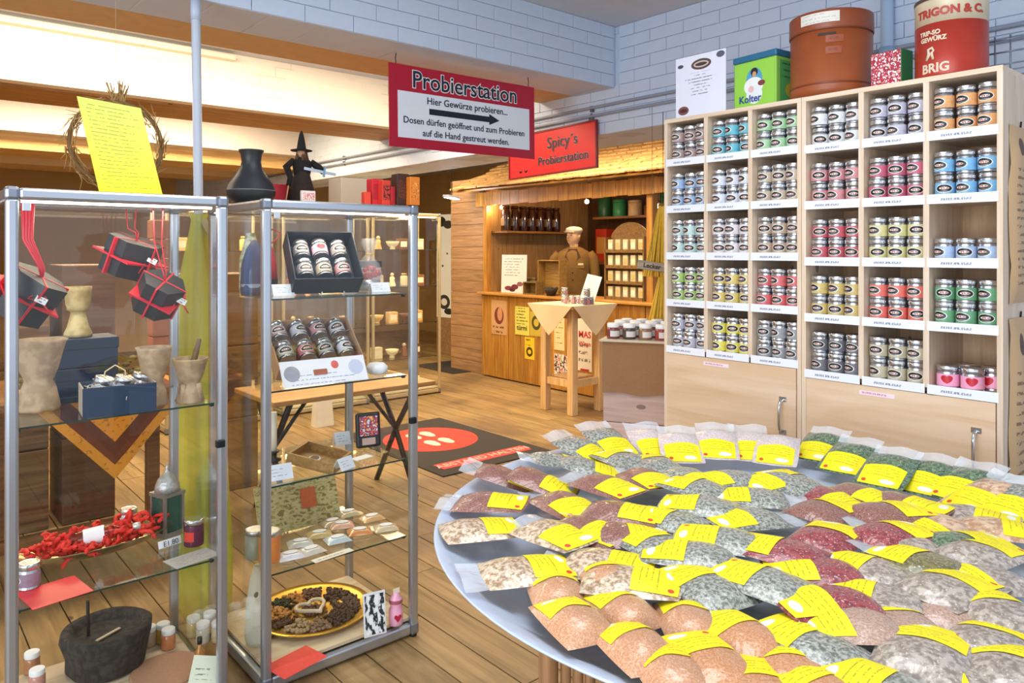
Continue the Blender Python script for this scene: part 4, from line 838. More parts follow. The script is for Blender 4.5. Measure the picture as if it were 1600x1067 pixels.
# cabinet floor: spice wheel
b = PZ(500, 1000, SB); GX = PZ(497, 960, SB); t = thing('spice_platter', 'brass oval tray with wedges of whole spices around a rope heart', 'tray', (GX.x-.01, GX.y+.03, SB), math.radians(6)); BRASS = plain('#c79f3e', .28, .85)
MB().lathe([(.12, 0), (.19, .004), (.225, .016), (.245, .02), (.243, .023), (.222, .019), (.19, .009), (.01, .008)], 56, sx=1.0, sy=.98).part('tray', BRASS, t)
WEDGE = [('#4a3226', .0, .7), ('#6a4a3a', .7, 1.3), ('#b07838', 1.3, 1.75), ('#2c3420', 1.75, 2.2), ('#c08a4a', 2.2, 3.0), ('#5a3a28', 3.0, 3.5), ('#a89070', 3.5, 4.1), ('#8a7058', 4.1, 4.6), ('#4a3428', 4.6, 5.5), ('#5c4438', 5.5, 6.28)]
rnd = random.Random(2)
for (c, a0, a1) in WEDGE:
    mb = MB()
    for i in range(int(70*(a1-a0)/.63)):
        a = rnd.uniform(a0+.03, a1-.03); r = .07+.125*math.sqrt(rnd.random()); q = (r*math.cos(a), r*math.sin(a), .013+rnd.uniform(0, .008))
        mb.sphere(q, .0085, 6, 4, (rnd.uniform(.6, 1.3), rnd.uniform(.6, 1.3), .7))
    o = mb.part('spice_wedge', plain(c, .75, 0, .35, 0, 60), t); o['kind'] = 'stuff'
hp = [(.062*(16*math.sin(s)**3)/16, .055*(13*math.cos(s)-5*math.cos(2*s)-2*math.cos(3*s)-math.cos(4*s))/14+.004, .026) for s in [2*PI*i/40 for i in range(41)]]
MB().tube(hp, .008, 7).part('rope_heart', plain('#d8c8b0', .8, 0, .2, .6, 90), t)
mb = MB()
for i in range(60): a = rnd.uniform(0, 6.28); r = .045*math.sqrt(rnd.random()); mb.sphere((r*math.cos(a), r*math.sin(a), .014), .008, 6, 4)
mb.part('spice_centre', plain('#6a4a38', .7, 0, .3, 0, 50), t)['kind'] = 'stuff'
card('red_napkin', 'red paper napkin at the cabinet floor corner', 462, 1034, SB+.0004, .19, .13, plain('#e24a3e', .7, 0, .1, .2, 60), math.radians(12))
b = PZ(590, 995, SB); t = thing('photo_card', 'black and white photo card of a worker leaning upright', 'photograph', (b.x-.0, b.y+.015, SB), math.radians(-10)); MB().sheet(.092, .165, .003).part('card_back', plain('#e6eaec', .5), t, (0, 0, 0), (-.12, 0, 0)); MB().sheet(.08, .15, .001).part('photo', picture('bw_photo', ['#f0f2f4', '#dfe6ea', '#30363a', '#1e2226', '#8a9498'], 4), t, (0, -.0015, .007), (-.12, 0, 0))
b = PZ(621, 978, SB); t = thing('pink_bottle', 'small pink bottle wrapped with a heart print and white tag', 'bottle', (b.x+.005, b.y+.02, SB)); MB().lathe([(.026, 0), (.029, .006), (.029, .06), (.022, .075), (.027, .088), (.027, .105), (.012, .122), (.010, .13)], 20).part('flask', plain('#e8a8c4', .3, 0, .15, 0, 40), t); MB().lathe([(.0275, .089), (.0275, .104)], 20, cap=False).part('cap_band', plain('#a85868', .4), t)
hv = MB().prism([(.0, -.016), (.016, .004), (.013, .014), (.005, .013), (0, .007), (-.005, .013), (-.013, .014), (-.016, .004)], 0, .001); hv.part('heart_print', plain('#b8203c', .4), t, (-.008, -.029, .035), (PI/2, 0, -.25)); MB().sheet(.03, .022, .001).part('tag', plain('#e8e4d0', .6), t, (0, -.004, .125))
t = thing('cloth_bundle', 'white paper bag slumped at the cabinet side behind the post', 'bag', (1.155, 2.86, SB)); MB().lathe([(.045, 0), (.05, .02), (.046, .15), (.035, .25), (.02, .3)], 18, sy=.9, wob=.14).part('paper', plain('#d8d6c4', .7, 0, .08, .3, 14), t); MB().sphere((-.02, -.03, .2), .012, 8, 6, (1, .4, 1)).part('dark_seal', plain('#5a5a58', .5), t)
# ------------------------------------------------------------------ on top of the cabinets
b = PY(190, 300, 2.70); t = thing('yellow_notice', 'bright yellow printed sheet leaning on top of the cabinet', 'notice', (PY(202, 300, 2.72).x, 2.72, 1.7925), rot=(0, 0, 0))
A_, B_, C_, D_ = PY(120, 150, 2.79), PY(220, 169, 2.79), PY(155, 303, 2.72), PY(254, 305, 2.72)
sh = MB(); o_ = Vector(t.location); th_ = Vector((0, .003, 0))
sh.v = [tuple(q-o_) for q in (C_, D_, B_, A_)]+[tuple(q-o_+th_) for q in (C_, D_, B_, A_)]
sh.v = [(x, y, max(z, .0005)) for x, y, z in sh.v]
sh.f = [[0, 1, 2, 3], [7, 6, 5, 4], [0, 4, 5, 1], [1, 5, 6, 2], [2, 6, 7, 3], [3, 7, 4, 0]]; sh.uv[0] = [(0, 0), (1, 0), (1, 1), (0, 1)]
sh.part('sheet', paper('yellow_notice_print', '#dfe86a', '#8f9040', 24, .1, .95, .04, .26, words=14, h2='#f4e61e'), t)
# dried wreath hanging behind the notice
c = PY(183, 225, 3.05); t = thing('dried_wreath', 'wreath of dried brown twigs behind the yellow sheet', 'wreath', c); rnd = random.Random(8); mb = MB()
R = .155
for i in range(170):
    a = rnd.uniform(0, 2*PI); q = Vector((R*math.cos(a), rnd.uniform(-.02, .02), R*math.sin(a)))*rnd.uniform(.85, 1.12); tn = Vector((-math.sin(a), rnd.uniform(-.3, .3), math.cos(a))); o2 = Vector((rnd.uniform(-1, 1), rnd.uniform(-1, 1), rnd.uniform(-1, 1)))*.35
    mb.tube([q, q+(tn+o2)*.022, q+(tn+o2*2)*.045], [.003, .002, .0008], 4, False)
for i in range(26):
    p0 = Vector((rnd.uniform(-.02, .03), 0, R)); mb.tube([p0, p0+Vector((rnd.uniform(-.03, .03), rnd.uniform(-.02, .02), rnd.uniform(.03, .08)))], [.004, .002], 4, False)
mb.part('twigs', plain('#a5834e', .8, 0, .3), t)['kind'] = 'stuff'
MB().tube([(R*math.cos(s), 0, R*math.sin(s)) for s in [2*PI*i/32 for i in range(33)]], .008, 6).part('ring', plain('#7a5c34', .8), t)
MB().tube([(0, 0, R), (-.005, 0, R+.12), (0, 0.02, CEIL-c.z)], .0006, 4).part('wire', plain('#c2ae8c', .7), t)
# black vase
c = PY(385, 300, 2.95); t = thing('clay_vase', 'matt black clay vase with flared neck on the cabinet top', 'vase', (max(c.x, 1.16), 2.95, 1.7905)); sc_ = 1.0
MB().lathe([(.06, 0), (.075, .004), (.092, .03), (.094, .048), (.0945, .05), (.093, .052), (.085, .075), (.06, .11), (.043, .14), (.037, .165), (.041, .195), (.048, .208), (.049, .212), (.044, .21), (.032, .17), (.004, .16)], 40).part('vessel', plain('#26282d', .45, 0, .1, 0, 10), t)
MB().lathe([(.0948, .049), (.0952, .050), (.0948, .051)], 40, cap=False).part('rim_line', plain('#8a8c90', .4), t)
# witch puppet
c = PY(472, 300, 3.03); t = thing('witch_puppet', 'small black witch puppet with pointed hat and stick', 'puppet', (c.x, 3.03, 1.7905)); CL = plain('#17120f', .9, 0, .3, .4, 60)
MB().lathe([(.055, .0), (.058, .02), (.05, .08), (.035, .13), (.03, .15)], 18, wob=.12).part('skirt', plain('#2a1d14', .9, 0, .5, .5, 50), t); MB().lathe([(.034, .13), (.04, .16), (.045, .19), (.02, .212)], 16, sy=.7).part('torso', CL, t)
MB().tube([(-.04, 0, .195), (-.075, -.01, .165), (-.062, -.02, .12), (-.075, -.03, .085)], [.014, .016, .012, .010], 8).part('arm', CL, t); MB().tube([(.04, 0, .195), (.075, -.01, .17), (.09, -.02, .15)], [.014, .016, .012], 8).part('arm', CL, t)
MB().sphere((-.004, -.004, .226), .021, 12, 8).part('head', plain('#b08a68', .6), t); MB().lathe([(.045, .238), (.046, .242), (.02, .248), (.015, .28), (.009, .31), (.003, .325)], 16, (-.003, 0, 0)).part('hat', CL, t); mb = MB()
for i in range(18): a = rnd.uniform(0, 6.28); mb.tube([(.02*math.cos(a), .02*math.sin(a), .235), (.03*math.cos(a), .03*math.sin(a), .195)], .003, 4, False)
mb.part('hair', plain('#5a4028', .9), t); MB().tube([(-.09, -.03, .0), (-.072, -.03, .1)], .003, 6).part('stick', plain('#c8a070', .7), t)
b = PY(447, 305, 2.98)
t = thing('letter_opener', 'silver dagger-like blade lying across the puppet stand', 'knife', (PY(500, 268, 3.0).x+.0, 3.0, PY(500, 268, 3.0).z)); MB().obox((0, 0, 0), (.15, .004, .012), rot3(0, .12, 0)).part('blade', CHROME, t); MB().obox((.02, 0, .0), (.008, .008, .045), rot3(0, .12, 0)).part('guard', plain('#8ab0c8', .3, .6), t); MB().lathe([(.02, 0), (.004, .006), (.003, PY(500, 268, 3.0).z-1.7905)], 10, (-.06, 0, 1.7905-PY(500, 268, 3.0).z)).part('stand', STEEL, t)
def cart(label, px0, px1, pyt, Y, mat, mat2=None, d=.05, cat='box', name='carton', yo=0):
    a, b_ = PY(px0, 310, Y), PY(px1, 310, Y); h = PY((px0+px1)/2, pyt, Y).z-1.7905; t = thing(name, label, cat, ((a.x+b_.x)/2, Y, 1.7905)); w = b_.x-a.x
    MB().bevbox((0, 0, h/2), (w, d, h), .003).part('body', mat, t)
    if mat2: MB().sheet(w*.8, h*.6, .001).part('label_panel', mat2, t, (0, -d/2-.001, h*.2))
    return t
cart('plain red carton behind the vase on the cabinet top', 418, 449, 288, 3.1, RED, None, .06)
cart('small cream and red printed card by the puppet', 470, 492, 298, 2.75, plain('#d8c8c0', .5), picture('red_card_print', ['#c8202c', '#e8dcd4', '#b02838', '#d8c8c0'], 6), .015, 'card')
cart('beige cardboard carton with wire handle on the cabinet top', 523, 566, 280, 3.0, plain('#cdb598', .7), None, .12)
cart('small red packet next to the beige carton', 567, 577, 300, 2.72, plain('#d8402c', .5), None, .03)
cart('tall red carton on the cabinet top', 577, 594, 280, 2.74, RED, plain('#a81a24', .5), .05)
cart('red tin with dark figure print next to the tall red carton', 594, 607, 282, 2.70, plain('#cf3a28', .4), picture('figure_print', ['#cf3a28', '#3a1a18', '#cf3a28', '#d8502c'], 3), .04, 'tin')
cart('low dark red packet between the tins', 607.5, 614, 292, 2.69, plain('#a8181e', .5), None, .04)
cart('tall dark brown patterned tin on the cabinet top', 616, 634, 272, 2.68, plain('#3c2014', .4), picture('dark_tin_print', ['#3c2014', '#6a2c18', '#241008', '#7a4a28'], 5), .05, 'tin')
t = cart('orange carton with arched window print at the cabinet corner', 636, 651, 277, 2.65, plain('#d87820', .4), picture('arch_print', ['#e08a2c', '#c85a18', '#e8b040', '#b84a18'], 5), .05)
# ================================================================== FLOOR MATS
t = thing('door_mat', 'black floor mat with red disc, footprints and red lettered band', 'mat', (3.08, 4.33, 0)); MW, ML = 1.06, 1.55
MB().bevbox((MW/2, ML/2, .004), (MW, ML, .008), .003).part('mat', plain('#2a2422', .85, 0, .1, .2, 80), t)
MB().lathe([(.40, .008), (.40, .0095)], 48, (MW/2, .93, 0)).part('disc', plain('#d62f22', .7), t)
MB().box(.10, .96, .13, .27, .008, .0095).part('band', plain('#d8362e', .7), t)
text('ABSTAND HALTEN', .105, plain('#f0a8a0', .7), t, (.53, .20, .0102), (0, 0, 0), .0004, .001)
FOOT = plain('#e8c8b0', .7)
for k, (x, y) in enumerate(((.46, .80), (.60, .80), (.46, 1.08), (.60, 1.08))):
    MB().prism([(x+.045*math.cos(a)*(1.25 if math.sin(a) > .2 else 1), y+.10*math.sin(a)) for a in [2*PI*i/18 for i in range(18)]], .0095, .0108).part('footprint', FOOT, t)
a = PZ(735, 568, 0); t = thing('door_mat', 'plain dark mat at the far passage beside the stall', 'mat', (a.x-.75, a.y-.3, 0)); MB().bevbox((.4, .2, .004), (.75, .95, .008), .003).part('mat', plain('#262220', .9), t)

# ================================================================== WOODEN STALL
SX = 5.98; SYL = 7.57; SYR = 4.35
OAK = wood('#c08a3e', '#8f5c1e', 2, 1, .45, True, .12); OAKH = wood('#c08a3e', '#94622a', 1, 1, .45, True, .08); ROOFW = wood('#d9b27a', '#a87a42', 0, 2, .7, False, .18)
st = thing('market_stall', 'wooden market stall with plank counter, posts and shingled roof', 'stall', (SX, SYR, 0)); SL = SYL-SYR
n = 18; pw = SL/n
for i in range(n): MB().bevbox((.012+.004*(i % 3), (i+.5)*pw, .53), (.024, pw-.004, 1.03), .003).part('counter_plank', OAK, st)
MB().bevbox((.20, SL/2+.0, 1.06), (.50, SL+.06, .03), .006).part('counter_top', OAKH, st)
MB().box(.06, 2.0, SL-.03, SL, 0, 2.4).part('side_panel', wood('#b58a55', '#8a6438', 2, 1, .6, True, .05), st)
MB().box(1.95, 2.0, 0, SL-.03, 0, 2.6).part('back_panel', wood('#5e3e22', '#3e2612', 2, 1, .6, True, .05), st)
for y in (.02, .42-.0, SL-.07): MB().box(.03, .11, y, y+.07, 1.075, 2.36).part('post', OAK, st) if y != .42 else None
MB().box(.03, .11, PX(1012, 300, SX).y-SYR-.04, PX(1012, 300, SX).y-SYR+.04, 1.075, 2.36).part('post', OAK, st)
nb = 20; bw = (SL+.2)/nb
for i in range(nb): MB().bevbox((-.005, -.1+(i+.5)*bw, 2.26), (.02, bw-.003, .17+.012*math.sin(i*2.1)), .002).part('fascia_board', OAK, st)
# shingled roof rising to the back
rng = random.Random(21); slope = math.radians(24); rows = 9; rl = .15
rdeck = MB().obox((-.22+.8*math.cos(slope), SL/2, 2.36+.8*math.sin(slope)), (1.6, SL+.5, .02), rot3(0, -slope, 0)).part('roof_deck', OAKH, st)
for r in range(rows):
    y = -.25
    while y < SL+.25:
        w = rng.uniform(.10, .19); s0 = r*rl-.03
        cxp = -.22+(s0+.12)*math.cos(slope); cz = 2.378+(s0+.12)*math.sin(slope)+.014
        MB().obox((cxp, y+w/2, cz+rng.uniform(0, .004)), (.25+rng.uniform(-.03, .03), w-.010, .016), rot3(0, -slope+.11, 0)).part('shingle', ROOFW, st)
        y += w
MB().box(.13, 1.5, SL-.36, SL-.035, 1.83, 1.855).part('shelf_board', wood('#9a6a34', '#6a441c', 0, 1, .5, False, .05), st)
for z, y0, y1 in ((2.06, .4, SL-.5), (1.45, .4, SL-.5)): MB().box(1.55, 1.94, y0, y1, z-.03, z).part('shelf_board', wood('#9a6a34', '#6a441c', 1, 1, .5, False, .05), st)
def bulb(label, p, power, r=.028):
    t = thing('light_bulb', label, 'bulb', p); MB().sphere((0, 0, 0), r, 14, 10).part('globe', plain('#ffdca0', .3, emit=14), t); MB().lathe([(.014, r*.8), (.014, r*1.8)], 10).part('socket', DARK, t)
    z = 2.36+(p.x-SX+.22)*math.tan(math.radians(24))-.004-p.z
    MB().tube([(0, 0, r*1.8), (0, 0, max(z, .1))], .003, 5).part('cord', DARK, t); l = point('bulb_glow', p+Vector((-.12, 0, -.02)), power, (1, .70, .36), .03)
bulb('glowing bare bulb above the capped mannequin', PX(917, 315, SX+.75), 16); bulb('small glowing bulb over the dark bottles', PX(784, 324, SX+.22), 5); bulb('glowing bulb beside the right stall post', PX(1030, 322, SX+.45), 5)
# posters on the counter front
def poster(label, px0, px1, py0, py1, mat, rz=0):
    a, b = PX(px0, py1, SX-.001), PX(px1, py0, SX-.001); t = thing('poster', label, 'poster', (SX-.0025, (a.y+b.y)/2, min(a.z, b.z)), -PI/2); MB().sheet(abs(a.y-b.y), abs(b.z-a.z), .0015).part('paper', mat, t); return t
poster('faded pink poster with brown figure on the counter front', 768, 792, 470, 521, paper('poster_pink', '#c99a6c', '#4a241c', 7, .1, .3, .0, .6, words=6, blobs=[(.5, .55, .3, .25, '#7a3a2c'), (.55, .6, .16, .2, '#c88a60')]))
t = poster('yellow-green poster with black lettering on the counter front', 805, 827, 480, 522, paper('poster_yg', '#d9cf5e', '#2a2c1c', 9, .1, .95, .38, .5, words=8)); text('türmi', .085, BLACK, t, (0, -.002, .085), FACE_Y, .0004, .001)
poster('olive poster with dark emblem beside the yellow-green one', 828, 848, 488, 524, paper('poster_olive', '#c0a83c', '#3a3414', 0, blobs=[(.5, .55, .35, .3, '#4a4420'), (.5, .55, .2, .16, '#c0a83c')]))
poster('small yellow sign with black round emblem on the counter front', 820, 835, 528, 560, paper('sign_yellow', '#e8c22c', '#3a3010', 4, .15, .98, .62, .5, words=6, blobs=[(.5, .34, .34, .22, '#4a3a14'), (.5, .34, .18, .1, '#e8c22c')]))
poster('cream poster with handwriting behind the bar table leg', 866, 882, 484, 546, paper('poster_cream', '#d8c490', '#7a6a44', 8, .12, .9, .1, .3, words=6)); poster('white poster with red and black figures low on the counter', 866, 888, 555, 592, picture('poster_red_black', ['#e0d0c0', '#2a1c1c', '#e0d0c0', '#c83a34', '#d8c8b8'], 4))
t = poster('tall white poster with red headline behind the bar table', 903, 925, 480, 578, paper('poster_tall', '#dcd0c0', '#3a2a24', 9, .06, .42, .1, .62, words=7, blobs=[(.5, .94, .6, .1, '#b82430')])); text('MAS', .10, plain('#c02a30', .5), t, (0, -.002, .40), FACE_Y, .0004, .002); text('Wiesn', .07, plain('#c02a30', .5), t, (0, -.002, .30), FACE_Y, .0004, .001); MB().sheet(.13, .022, .001).part('red_band', plain('#b8242c', .5), t, (0, -.0018, .002))
# mannequin in jacket and flat cap
c = PX(897, 400, 6.72); t = thing('mannequin', 'shop mannequin in brown tweed jacket and pale flat cap behind the counter', 'mannequin', (c.x, c.y, 1.0), -.95); SKIN = plain('#e2b890', .45); HR = (0, 0, -.55); JK = plain('#86632f', .85, 0, .3, .3, 60)
rings = [(0, .19, .13), (.12, .17, .12), (.28, .19, .13), (.42, .215, .135), (.52, .225, .13), (.585, .20, .115), (.625, .13, .09), (.65, .075, .075)]
bm_ = MB(); n = 28
for z, rx, ry in rings:
    for i in range(n):
        a = 2*PI*i/n; bm_.v.append((rx*math.cos(a)*(1.0), ry*math.sin(a)*(.9+.1*abs(math.sin(a))), z))
for k in range(len(rings)-1):
    for i in range(n): bm_.sm.add(len(bm_.f)); bm_.f.append([k*n+i, k*n+(i+1) % n, (k+1)*n+(i+1) % n, (k+1)*n+i])
for s in (-1, 1): bm_.tube([(s*.19, 0, .575), (s*.245, -.0, .5), (s*.265, .01, .3), (s*.26, -.03, .12), (s*.235, -.09, -.06)], [.055, .068, .060, .052, .042], 12)
bm_.part('jacket', JK, t)
# (front of the figure is local -Y)
sh = MB().add([(-.05, -.098, .625), (.05, -.098, .625), (0, -.128, .40)], [(0, 2, 1)]); sh.add([(-.05, -.094, .625), (.05, -.094, .625), (0, -.124, .40)], [(0, 1, 2)]); sh.part('shirt_front', plain('#5a2c22', .7), t)
for s in (-1, 1):
    lp = MB(); q = [(s*.045, -.100, .635), (s*.085, -.112, .56), (s*.10, -.122, .52), (s*.065, -.128, .50), (s*.008, -.134, .37), (s*.02, -.122, .48)]
    lp.v = q+[(x, y+.006, z) for x, y, z in q]; k = len(q); lp.f = [list(range(k)) if s < 0 else list(range(k))[::-1], (list(range(k, 2*k))[::-1] if s < 0 else list(range(k, 2*k)))]+[[i, (i+1) % k, k+(i+1) % k, k+i] for i in range(k)]; lp.part('lapel', plain('#4c341a', .85, 0, .2), t)
MB().sphere((.004, -.132, .33), .011, 8, 6, (1, .4, 1)).part('button', plain('#3a2614', .4), t); MB().sphere((.004, -.128, .24), .011, 8, 6, (1, .4, 1)).part('button', plain('#3a2614', .4), t)
MB().box(.07, .135, -.130, -.115, .425, .448).part('pocket_square', plain('#e8d8b8', .7), t); MB().box(.055, .15, -.130, -.116, .385, .425).part('breast_pocket', JK, t)
hd = MB(); hr = [(.035, .058, .058, 0), (.05, .052, .054, 0), (.08, .055, .06, -.004), (.095, .05, .072, -.016), (.12, .062, .088, -.014), (.155, .072, .098, -.010), (.19, .077, .102, -.004), (.225, .078, .102, 0), (.26, .07, .092, .004), (.285, .045, .06, .006), (.295, .01, .012, .006)]
for z, rx, ry, oy in hr:
    for i in range(24): a = 2*PI*i/24; hd.v.append((rx*math.cos(a), oy+ry*math.sin(a), .60+z))
for k in range(len(hr)-1):
    for i in range(24): hd.sm.add(len(hd.f)); hd.f.append([k*24+i, k*24+(i+1) % 24, (k+1)*24+(i+1) % 24, (k+1)*24+i])
hd.f.append([(len(hr)-1)*24+i for i in range(24)])
hd.tube([(0, -.098, .805), (0, -.116, .775), (0, -.122, .760), (0, -.102, .752)], [.008, .012, .013, .008], 8)
for s in (-1, 1): hd.sphere((s*.078, .012, .78), .02, 8, 6, (.4, .8, 1.2))
hd.part('head', SKIN, t, (0, 0, 0), HR)
for s in (-1, 1): MB().sphere((s*.028, -.094, .795), .0095, 8, 6, (1.3, .6, .7)).part('eye', plain('#3a2820', .4), t, (0, 0, 0), HR); MB().tube([(s*.012, -.1, .818), (s*.045, -.088, .816)], .004, 6).part('eyebrow', plain('#7a5a3c', .8), t, (0, 0, 0), HR)
MB().tube([(-.022, -.097, .728), (0, -.104, .730), (.022, -.097, .728)], .0045, 6).part('lips', plain('#b8745c', .5), t, (0, 0, 0), HR)
cp = MB().lathe([(.088, .826), (.10, .835), (.108, .858), (.098, .885), (.06, .902), (.005, .908)], 26, (0, .0, 0), sx=.92, sy=1.12); cp.add([(.075*math.cos(a), -.085-.055*math.sin(a), .832) for a in [PI*i/12 for i in range(13)]]+[(.075*math.cos(a), -.085-.055*math.sin(a), .842) for a in [PI*i/12 for i in range(13)]], [list(range(13)), list(range(13, 26))[::-1]]+[[i, i+1, 14+i, 13+i] for i in range(12)]); cp.part('flat_cap', plain('#e4d6c0', .8, 0, .06, .2, 60), t, (0, 0, 0), HR)
MB().lathe([(.10, -1.0), (.10, -.98), (.02, -.97), (.02, .02)], 16).part('stand', DARK, t)
# things on the counter
CZ = 1.0755
def on_counter(px, X): p = PX(px, 458, X); return Vector((X, p.y, CZ))
def board(name, label, px0, px1, pyt, X, mat, lean=-.12, cat='sign', z=CZ):
    a, b = PX(px0, 440, X), PX(px1, 440, X); h = PX((px0+px1)/2, pyt, X).z-z; t = thing(name, label, cat, (X, (a.y+b.y)/2, z), -PI/2); MB().sheet(a.y-b.y, h, .004).part('sheet', mat, t, (0, 0, 0), (lean, 0, 0)); return t
board('counter_notice', 'white notice with berries print standing on the stall counter', 783, 822, 398, SX+.12, paper('counter_notice_print', '#ddd6d0', '#6a6460', 14, .1, .93, .45, .4, words=10, blobs=[(.3, .12, .16, .06, '#7a3040'), (.55, .16, .14, .07, '#6a2838'), (.75, .24, .12, .06, '#8a5058'), (.45, .08, .12, .05, '#4a2030')]), -.03)
t = thing('green_carton', 'green printed carton at the stall counter corner', 'box', on_counter(774, SX+.3)); hz = PX(774, 411, SX+.3).z-CZ; MB().bevbox((0, 0, .11), (.1, .15, .02), .002).part('stand', plain('#5a3a20', .6), t); MB().bevbox((0, 0, .12+(hz-.12)/2), (.08, .15, hz-.12), .003).part('body', plain('#2f7a48', .5, 0, 0, 0, 18, 0, '#58a068'), t); MB().box(-.03, .03, -.03, .03, 0, .10).part('riser', plain('#4a2e18', .6), t)
def crate(label, px0, px1, pyt, X, openface=True, mat=None):
    a, b = PX(px0, 440, X), PX(px1, 440, X); w = a.y-b.y; h = PX(px0, pyt, X).z-CZ; t = thing('wooden_crate', label, 'crate', (X, (a.y+b.y)/2, CZ)); CW = mat or wood('#a8823e', '#7a5826', 1, 2, .6, False, .05)
    for (y0, y1, z0, z1) in ((-w/2, w/2, 0, .012), (-w/2, w/2, h-.012, h), (-w/2, -w/2+.012, .012, h-.012), (w/2-.012, w/2, .012, h-.012)): MB().box(0, .12, y0, y1, z0, z1).part('side', CW, t)
    MB().box(.11, .12, -w/2+.012, w/2-.012, .012, h-.012).part('back', CW, t); return t
crate('upright open wooden frame crate on the stall counter', 840, 874, 406, SX+.16); crate('low wooden crate in front of the berry notice', 817, 838, 440, SX+.04, mat=wood('#8a6a34', '#5c4420', 1, 2, .6, False, .05))
t = thing('dark_bowl', 'dark basket of small goods beside the frame crate', 'basket', on_counter(861, SX+.06)); MB().lathe([(.05, 0), (.07, .05), (.085, .09), (.075, .088), (.06, .05), (.004, .03)], 20).part('bowl', plain('#2c2016', .8, 0, .3, .5, 60), t); mb = MB(); 
for i in range(20): mb.sphere((random.uniform(-.05, .05), random.uniform(-.05, .05), .075+random.uniform(0, .02)), .016, 6, 5)
mb.part('goods', plain('#3c2c1c', .7, 0, .4), t)['kind'] = 'stuff'
for k in range(3):
    p = on_counter(845+k*9-30, SX+.36); t = thing('storage_tin', f'small dull tin at the counter back, {ORD[k]} from the berry notice', 'tin', p); MB().lathe([(.04, 0), (.041, .004), (.041, .16)], 18).part('body', plain(['#6a5a30', '#3c4430', '#7a6440'][k], .5, 0, .2, 0, 20), t); MB().lathe([(.042, .16), (.042, .185), (.036, .19)], 18).part('lid', plain('#8a7a50', .4, .4), t)
# arched display rack with small boxes
p = PX(976, 455, SX+.10); a, b = PX(945, 440, SX+.1), PX(1005, 440, SX+.1); w = a.y-b.y; t = thing('display_rack', 'arched wooden display rack with rows of pale little boxes', 'rack', (SX+.1, (a.y+b.y)/2, CZ)); DW = wood('#8a6430', '#5c3e1a', 2, 1.5, .5, False, .04); H1 = PX(976, 370, SX+.1).z-CZ
MB().box(.10, .115, -w/2, w/2, 0, H1).part('back', DW, t)
for s in (-1, 1): MB().box(0, .10, s*w/2-.008, s*w/2+.008, 0, H1).part('side', DW, t)
am_ = [(w/2*math.cos(s)*(1 if abs(math.cos(s)) > .3 else 1), .16*math.sin(s)**1.4) for s in [PI*i/16 for i in range(17)]]
ap = MB().prism([(x, z) for x, z in am_], 0, .016); ap.part('arch', DW, t, (.115, 0, H1), FACE_X)
rows_ = 4; rh = H1/rows_
for r in range(rows_+1):
    if r < rows_: MB().box(0, .10, -w/2, w/2, r*rh, r*rh+.012).part('ledge', DW, t); MB().box(0, .006, -w/2, w/2, r*rh+.012, r*rh+.035).part('lip', DW, t)
bx_ = MB().bevbox((0, 0, .065), (.05, .068, .13), .003).me(plain('#c9b890', .5, 0, .1, 0, 20), 'small_box')
for r in range(rows_):
    for c_ in range(5):
        t2 = thing('small_box', f'pale little box, {ORD[c_]} from the left on {["bottom", "second", "third", "top"][r]} ledge of the arched rack', 'box', (SX+.152, (a.y+b.y)/2+w/2-.055-c_*(w-.11)/4, CZ+r*rh+.0125), 0, 'little boxes in the arched rack'); obj('carton', bx_, t2); MB().sheet(.05, .06, .001).part('label_panel', plain(['#e0d8c0', '#b8a468', '#d8d0b8'][(r+c_) % 3], .5), t2, (-.0262, 0, .035), (0, 0, -PI/2))
# dark bottles and goods on the shelves
for k in range(7):
    t = thing('dark_bottle', f'dark brown glass jar on the stall shelf, {ORD[k]} from the stall corner post', 'jar', (SX+.26+k*.15, SYL-.18, 1.8555), 0, 'dark jars on the stall shelf'); MB().lathe([(.06, 0), (.062, .005), (.062, .24), (.05, .27), (.05, .3)], 18).part('glass', plain('#3a1c10', .15, 0, .3, 0, 12, .8), t); MB().lathe([(.053, .3), (.053, .325), (.048, .33)], 18).part('lid', plain('#4a3020', .3, .5), t); wrap(.0625, PI-.6, PI+.6, .07, .17).part('paper_label', plain('#8a6a44', .6), t)
GC = [('#1f5a3a', .30, 'dark green'), ('#2f8a58', .22, 'green'), ('#d8b88a', .20, 'cream'), ('#8a5a28', .12, 'brown'), ('#2a6a40', .26, 'bottle green')]
for k, (c_, h_, wd) in enumerate(GC):
    y = 7.0-k*.27; t = thing('storage_tin', f'{wd} tin on the upper shelf of the stall', 'tin', (SX+1.72, y, 2.0605), 0, 'tins on the upper stall shelf'); MB().lathe([(.09, 0), (.092, .005), (.092, h_), (.085, h_+.004)], 20).part('body', plain(c_, .4, 0, .2, 0, 10), t); MB().lathe([(.094, h_-.03), (.094, h_+.006), (.08, h_+.012)], 20).part('lid', plain(c_, .3, .3), t)
for k in range(4):
    y = 7.0-k*.3; t = thing('red_carton', f'red carton on the lower stall shelf, {ORD[k]} from the mannequin', 'box', (SX+1.72, y, 1.4505), 0, 'red cartons on the lower stall shelf'); h_ = [.45, .3, .42, .35][k]; MB().bevbox((0, 0, h_/2), (.16, .2, h_), .004).part('body', plain(['#c8381e', '#b82a1c', '#c83a28', '#a82818'][k], .5), t); MB().sheet(.15, h_*.5, .001).part('label_panel', plain('#d89a4a', .5), t, (-.0815, 0, h_*.25), (0, 0, -PI/2))
